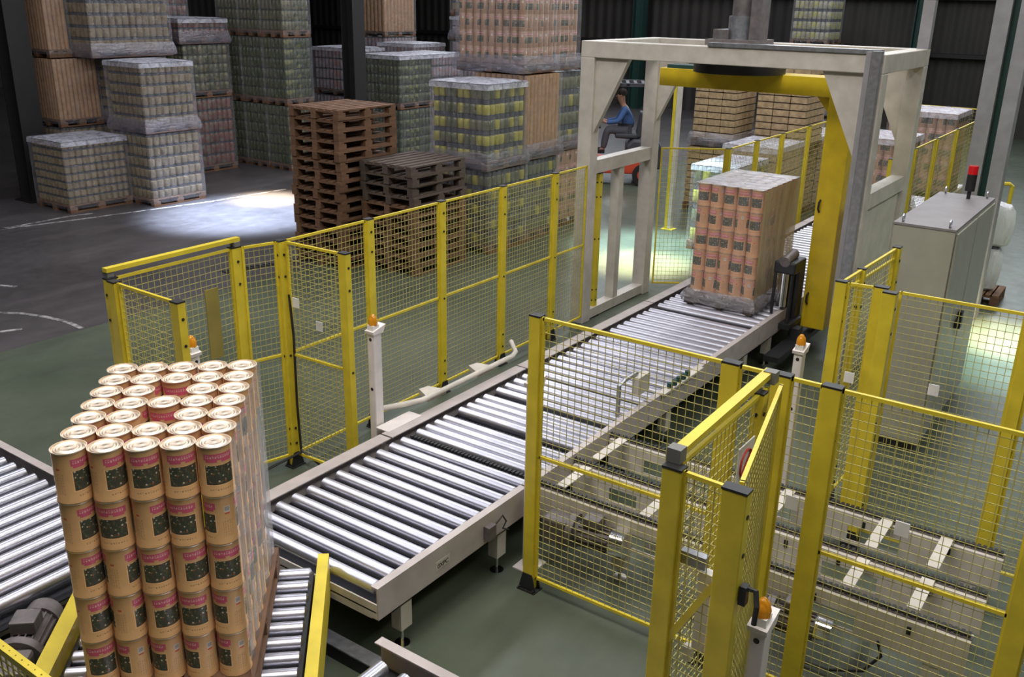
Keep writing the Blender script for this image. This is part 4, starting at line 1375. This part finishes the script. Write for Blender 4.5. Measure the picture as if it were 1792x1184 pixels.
film_box(PX-hx, PX+hx, PY-hy, PY+hy, ZR+0.10, zt+0.01).build('film_wrap', M['film'], fw_)
b = MB()
for i in range(9):
    for j in range(9):
        b.v.append((PX-hx+2*hx*i/8, PY-hy+2*hy*j/8, zt+0.008+random.uniform(0, 0.004)))
for i in range(8):
    for j in range(8):
        a = i*9+j
        b.face([a, a+9, a+10, a+1])
b.build('film_cover', M['film_top'], fw_)
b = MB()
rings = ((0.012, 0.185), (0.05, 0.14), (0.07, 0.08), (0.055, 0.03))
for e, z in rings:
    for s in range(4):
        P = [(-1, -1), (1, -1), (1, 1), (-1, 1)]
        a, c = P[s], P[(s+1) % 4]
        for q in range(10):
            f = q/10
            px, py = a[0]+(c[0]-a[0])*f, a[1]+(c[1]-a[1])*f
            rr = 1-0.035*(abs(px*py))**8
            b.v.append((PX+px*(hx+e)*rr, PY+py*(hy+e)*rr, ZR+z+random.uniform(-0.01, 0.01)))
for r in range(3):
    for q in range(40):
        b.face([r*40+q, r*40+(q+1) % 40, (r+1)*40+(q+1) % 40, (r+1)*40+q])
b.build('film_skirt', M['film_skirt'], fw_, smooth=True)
b = MB()
b.v += [(PX-hx, PY-hy-0.012, 0.62), (PX+hx, PY-hy-0.012, 0.62), (PX+hx, PY-hy-0.012, zt), (PX-hx, PY-hy-0.012, zt)]
b.face([0, 1, 2, 3])
b.build('film_web', M['film_sheet'], fw_)

# ------------------------------------------------------------------ cabinet and surroundings
CX0, CX1, CY0, CY1, CZ = 8.40, 10.15, 1.40, 1.90, 2.08
cb = thing('control_cabinet', 'tall grey electrical cabinet right of the gantry', 'cabinet', ((CX0+CX1)/2, (CY0+CY1)/2, 0))
MB().box(CX0+0.03, CX1-0.03, CY0+0.03, CY1-0.03, 0, 0.1).build('plinth', M['black'], cb)
MB().box(CX0, CX1, CY0, CY1, 0.1, CZ-0.02).build('body', M['cabinet'], cb, bevel=0.006)
MB().box(CX0-0.005, CX1+0.005, CY0-0.005, CY1+0.005, CZ-0.02, CZ).build('lid', M['cabinet_top'], cb)
d = MB().box(CX0+0.03, CX0+0.86, CY0-0.02, CY0-0.001, 0.14, CZ-0.04).build('door', M['cabinet'], cb, bevel=0.004)
hb = MB().box(CX0+0.72, CX0+0.80, CY0-0.06, CY0-0.02, 1.02, 1.18)
hb.box(CX0+0.62, CX0+0.72, CY0-0.05, CY0-0.02, 1.05, 1.12)
hb.build('door_handle', M['black'], d)
MB().box(CX0+0.89, CX1-0.03, CY0-0.02, CY0-0.001, 0.14, CZ-0.04).build('door', M['cabinet'], cb, bevel=0.004)
for x in (CX0+0.06, CX1-0.06):
    for y in (CY0+0.06, CY1-0.06):
        ey = MB()
        for k in range(12):
            a, q = 2*PI*k/12, 2*PI*(k+1)/12
            ey.bar((x+0.03*math.cos(a), y, CZ+0.033+0.03*math.sin(a)), (x+0.03*math.cos(q), y, CZ+0.033+0.03*math.sin(q)), 0.012, 0.012, (0, 1, 0))
        ey.build('lifting_eye', M['galv'], cb)
bc = thing('signal_beacon', 'black signal beacon with red lens on the grey cabinet', 'beacon', (9.92, 1.60, CZ))
MB().cyl((9.92, 1.60, CZ), (9.92, 1.60, CZ+0.08), 0.018, 10).build('stem', M['black'], bc)
MB().cyl((9.92, 1.60, CZ+0.08), (9.92, 1.60, CZ+0.24), 0.045, 16).build('housing', M['black'], bc, smooth=True)
MB().cyl((9.92, 1.60, CZ+0.24), (9.92, 1.60, CZ+0.32), 0.045, 16).build('red_lens', M['red_lens'], bc, smooth=True)
sc_ = thing('double_column', 'pale grey twin column with dark cable gap behind the cabinet', 'column', (13.0, 1.95, 0))
MB().box(12.9, 13.15, 1.99, 2.17, 0, 9.9).build('left_channel', M['pale_steel'], sc_)
MB().box(12.9, 13.15, 1.74, 1.90, 0, 9.9).build('right_channel', M['pale_steel'], sc_)
MB().box(13.02, 13.10, 1.90, 1.99, 0, 9.9).build('cable_duct', M['green_steel'], sc_)
def bag_mesh(x, y, z0, z1, r, seed):
    rg = random.Random(seed)
    b = MB()
    n = 20
    H = z1-z0
    ph = [rg.uniform(0, 6.28) for _ in range(4)]
    rows = [(0.0, 0.55), (0.06, 0.86), (0.3, 1.0), (0.6, 1.02), (0.85, 0.96), (0.96, 0.75), (1.0, 0.0)]
    for f, s in rows:
        for i in range(n):
            g = 2*PI*i/n
            rr = r*s*(1+0.10*math.sin(3*g+ph[0]+f*1.5)+0.06*math.sin(5*g+ph[1])+0.03*math.sin(9*g+ph[2]))
            b.v.append((x+rr*math.cos(g)*0.8, y+rr*math.sin(g), z0+H*f+(0.03*math.sin(4*g+ph[3])*H if 0.5 < f < 1 else 0)))
    for k in range(len(rows)-1):
        for i in range(n):
            j = (i+1) % n
            b.face([k*n+i, k*n+j, (k+1)*n+j, (k+1)*n+i])
    return b
bx_ = thing('plastic_bundle', 'upper white polythene bundle stacked right of the cabinet', 'plastic bundle', (14.0, 1.85, 0.75), 'white polythene bundles')
bag_mesh(14.0, 1.86, 0.78, 1.36, 0.22, 1).build('polythene', M['bag'], bx_, smooth=True)
bx_ = thing('plastic_bundle', 'lower white polythene bundle on a pallet right of cabinet', 'plastic bundle', (14.0, 1.9, 0.15), 'white polythene bundles')
bag_mesh(14.0, 1.9, 0.15, 0.78, 0.20, 2).build('polythene', M['bag'], bx_, smooth=True)
MB().tube([(13.85, 2.05, 0.77), (13.83, 1.9, 0.76), (13.86, 1.74, 0.77)], 0.012, 6).build('tie', M['dark_steel'], bx_)
pallet('small wooden pallet under the white polythene bundles', 14.05, 1.92, 0, 0.6, 0.6, 0)

# ------------------------------------------------------------------ forklift and driver
fk = thing('forklift', 'red and charcoal forklift truck seen through the gantry opening', 'forklift', (18.45, 10.36, 0), None, 2.1)
# local: +x forward
L = dict(world=False)
MB().prism([(-0.95, 0.25), (0.75, 0.25), (0.75, 0.55), (0.45, 0.62), (0.25, 0.50), (-0.2, 0.50), (-0.3, 0.62), (-0.95, 0.62)], 1, -0.5, 0.5).build('chassis', M['forklift_red'], fk, bevel=0.03, **L)
MB().prism([(-1.05, 0.35), (-0.30, 0.60), (-0.30, 0.85), (-0.45, 0.98), (-1.0, 0.95), (-1.10, 0.8)], 1, -0.5, 0.5).build('counterweight', M['seat'], fk, bevel=0.04, **L)
MB().prism([(0.45, 0.55), (0.72, 0.55), (0.66, 1.05), (0.52, 1.10)], 1, -0.42, 0.42).build('dashboard', M['seat'], fk, bevel=0.02, **L)
se = MB().box(-0.55, -0.05, -0.25, 0.25, 0.98, 1.08).build('seat', M['seat'], fk, bevel=0.03, **L)
MB().prism([(-0.62, 1.0), (-0.50, 1.0), (-0.58, 1.55), (-0.70, 1.52)], 1, -0.24, 0.24).build('seat_back', M['seat'], se, bevel=0.03, **L)
for sy in (-0.46, 0.46):
    MB().bar((0.62, sy, 0.95), (0.35, sy, 2.10), 0.05, 0.07).build('pillar', M['beam'], fk, **L)
    MB().bar((-0.85, sy, 0.95), (-0.72, sy, 2.10), 0.05, 0.07).build('pillar', M['beam'], fk, **L)
    MB().bar((0.92, sy*0.7, 0.1), (0.92, sy*0.7, 2.2), 0.08, 0.10).build('mast_rail', M['beam'], fk, **L)
    MB().box(0.98, 2.0, sy*0.55-0.05, sy*0.55+0.05, 0.1, 0.14).build('fork', M['dark_steel'], fk, **L)
rf = MB()
rf.box(-0.8, 0.42, -0.5, -0.44, 2.10, 2.17).box(-0.8, 0.42, 0.44, 0.5, 2.10, 2.17)
for i in range(8):
    x = -0.8+i*0.166
    rf.box(x, x+0.07, -0.5, 0.5, 2.11, 2.16)
rf.build('overhead_guard', M['seat'], fk, **L)
for x, r in ((0.55, 0.28), (-0.7, 0.24)):
    for sy in (-0.55, 0.40):
        w = MB().cyl((x, sy, r), (x, sy+0.16, r), r, 20).build('wheel', M['rubber'], fk, smooth=True, **L)
        MB().cyl((x, sy-0.005, r), (x, sy+0.165, r), r*0.55, 14).build('hub', M['forklift_red'], w, **L)
for sy in (-0.3, 0.3):
    MB().cyl((0.42, sy, 2.06), (0.50, sy, 2.06), 0.06, 12).build('headlamp', M['sign_white'], fk, **L)
MB().cyl((0.0, 0, 2.17), (0.0, 0, 2.30), 0.06, 12).build('beacon', M['red_lens'], fk, **L)
MB().tube([(0.5, 0, 1.08), (0.36, 0, 1.28)], 0.02, 8).build('steering_column', M['beam'], fk, **L)
sw = MB()
for k in range(16):
    a, q = 2*PI*k/16, 2*PI*(k+1)/16
    f = lambda g: (0.36+0.16*math.cos(g)*0.5, 0.16*math.sin(g), 1.29+0.16*math.cos(g)*0.8)
    sw.bar(f(a), f(q), 0.025, 0.025)
sw.build('steering_wheel', M['beam'], fk, **L)

dr = thing('person', 'forklift driver in blue shirt and grey trousers, seated and looking left', 'person', (18.45, 10.36, 0), None, 2.1)
def skinned(name, pts, edges, rad, mat, parent, sub=2, root=0):
    me = bpy.data.meshes.new(name)
    me.from_pydata(pts, edges, [])
    me.materials.append(mat)
    o = bpy.data.objects.new(name, me)
    COL.objects.link(o)
    o.parent = parent
    sk = o.modifiers.new('skin', 'SKIN')
    sk.use_smooth_shade = True
    sv = me.skin_vertices[0] if len(me.skin_vertices) else None
    if sv is None:
        bpy.context.view_layer.objects.active = o
        bpy.ops.mesh.customdata_skin_add()
        sv = me.skin_vertices[0]
    for i, r in enumerate(rad):
        sv.data[i].radius = (r, r) if not isinstance(r, tuple) else r
        sv.data[i].use_root = (i == root)
    sb = o.modifiers.new('sub', 'SUBSURF')
    sb.levels = sub
    sb.render_levels = sub
    return o
# whole body in skin colour: pelvis, spine, neck, head, arms, hands, legs
P = [(-0.32, 0, 1.14), (-0.33, 0, 1.35), (-0.27, 0, 1.55), (-0.20, 0, 1.66), (-0.17, 0, 1.74), (-0.14, 0, 1.84), (-0.13, 0, 1.93),
     (-0.24, 0.19, 1.58), (-0.10, 0.25, 1.34), (0.15, 0.17, 1.30), (0.24, 0.14, 1.33),
     (-0.24, -0.19, 1.58), (-0.10, -0.25, 1.34), (0.15, -0.17, 1.30), (0.24, -0.14, 1.33),
     (-0.28, 0.10, 1.13), (0.12, 0.14, 1.14), (0.20, 0.14, 0.72), (0.32, 0.14, 0.66),
     (-0.28, -0.10, 1.13), (0.12, -0.14, 1.14), (0.20, -0.14, 0.72), (0.32, -0.14, 0.66)]
E_ = [(0, 1), (1, 2), (2, 3), (3, 4), (4, 5), (5, 6), (2, 7), (7, 8), (8, 9), (9, 10), (2, 11), (11, 12), (12, 13), (13, 14),
      (0, 15), (15, 16), (16, 17), (17, 18), (0, 19), (19, 20), (20, 21), (21, 22)]
Rr = [0.09, 0.09, 0.09, 0.06, 0.075, 0.10, 0.08, 0.055, 0.042, 0.03, 0.035, 0.055, 0.042, 0.03, 0.035, 0.08, 0.065, 0.045, 0.04, 0.08, 0.065, 0.045, 0.04]
body = skinned('body', P, E_, Rr, M['skin'], dr)
ps = P[:4] + P[7:10] + P[11:14]
ps[3] = (-0.215, 0, 1.63)
skinned('shirt', ps, [(0, 1), (1, 2), (2, 3), (2, 4), (4, 5), (5, 6), (2, 7), (7, 8), (8, 9)], [0.155, 0.16, 0.155, 0.075, 0.072, 0.058, 0.045, 0.072, 0.058, 0.045], M['shirt'], dr)
pt = [P[0]] + P[15:18] + P[19:22]
skinned('trousers', pt, [(0, 1), (1, 2), (2, 3), (0, 4), (4, 5), (5, 6)], [0.165, 0.105, 0.09, 0.068, 0.105, 0.09, 0.068], M['trousers'], dr)
for s in (1, -1):
    MB().prism([(0.16, 0.63), (0.42, 0.63), (0.42, 0.67), (0.30, 0.72), (0.16, 0.72)], 1, s*0.14-0.045, s*0.14+0.045).build('shoe', M['rubber'], dr, bevel=0.015, **L)
    hnd = (0.24, s*0.14, 1.33)
    for k in range(4):
        yy = hnd[1]+(k-1.5)*0.02
        skinned('finger', [(0.245, yy, 1.335), (0.29+0.004*(k % 2), yy, 1.345), (0.315, yy, 1.315), (0.30, yy, 1.295)], [(0, 1), (1, 2), (2, 3)], [0.01, 0.0095, 0.009, 0.008], M['skin'], body, 1)
    skinned('thumb', [(0.22, hnd[1]-s*0.03, 1.33), (0.26, hnd[1]-s*0.055, 1.325), (0.285, hnd[1]-s*0.05, 1.31)], [(0, 1), (1, 2)], [0.011, 0.01, 0.009], M['skin'], body, 1)
hr = MB()
hr.lathe([(0.100, -0.02), (0.104, 0.03), (0.092, 0.075), (0.06, 0.105), (0.0, 0.115)], 16, (-0.172, 0, 1.905))
hr.build('hair', M['hair'], dr, smooth=True, **L)
MB().prism([(-0.05, 1.875), (-0.02, 1.85), (-0.05, 1.845)], 1, -0.014, 0.014).build('nose', M['skin'], dr, **L)
for s in (1, -1):
    MB().cyl((-0.055, s*0.035, 1.885), (-0.046, s*0.035, 1.885), 0.011, 8).build('eye', M['black'], dr, **L)
    MB().lathe([(0.0, -0.03), (0.016, -0.01), (0.016, 0.015), (0.0, 0.03)], 8, (-0.14, s*0.098, 1.865)).build('ear', M['skin'], dr, smooth=True, **L)
MB().box(-0.058, -0.05, -0.025, 0.025, 1.806, 1.814).build('mouth', M['sign_red'], dr, **L)
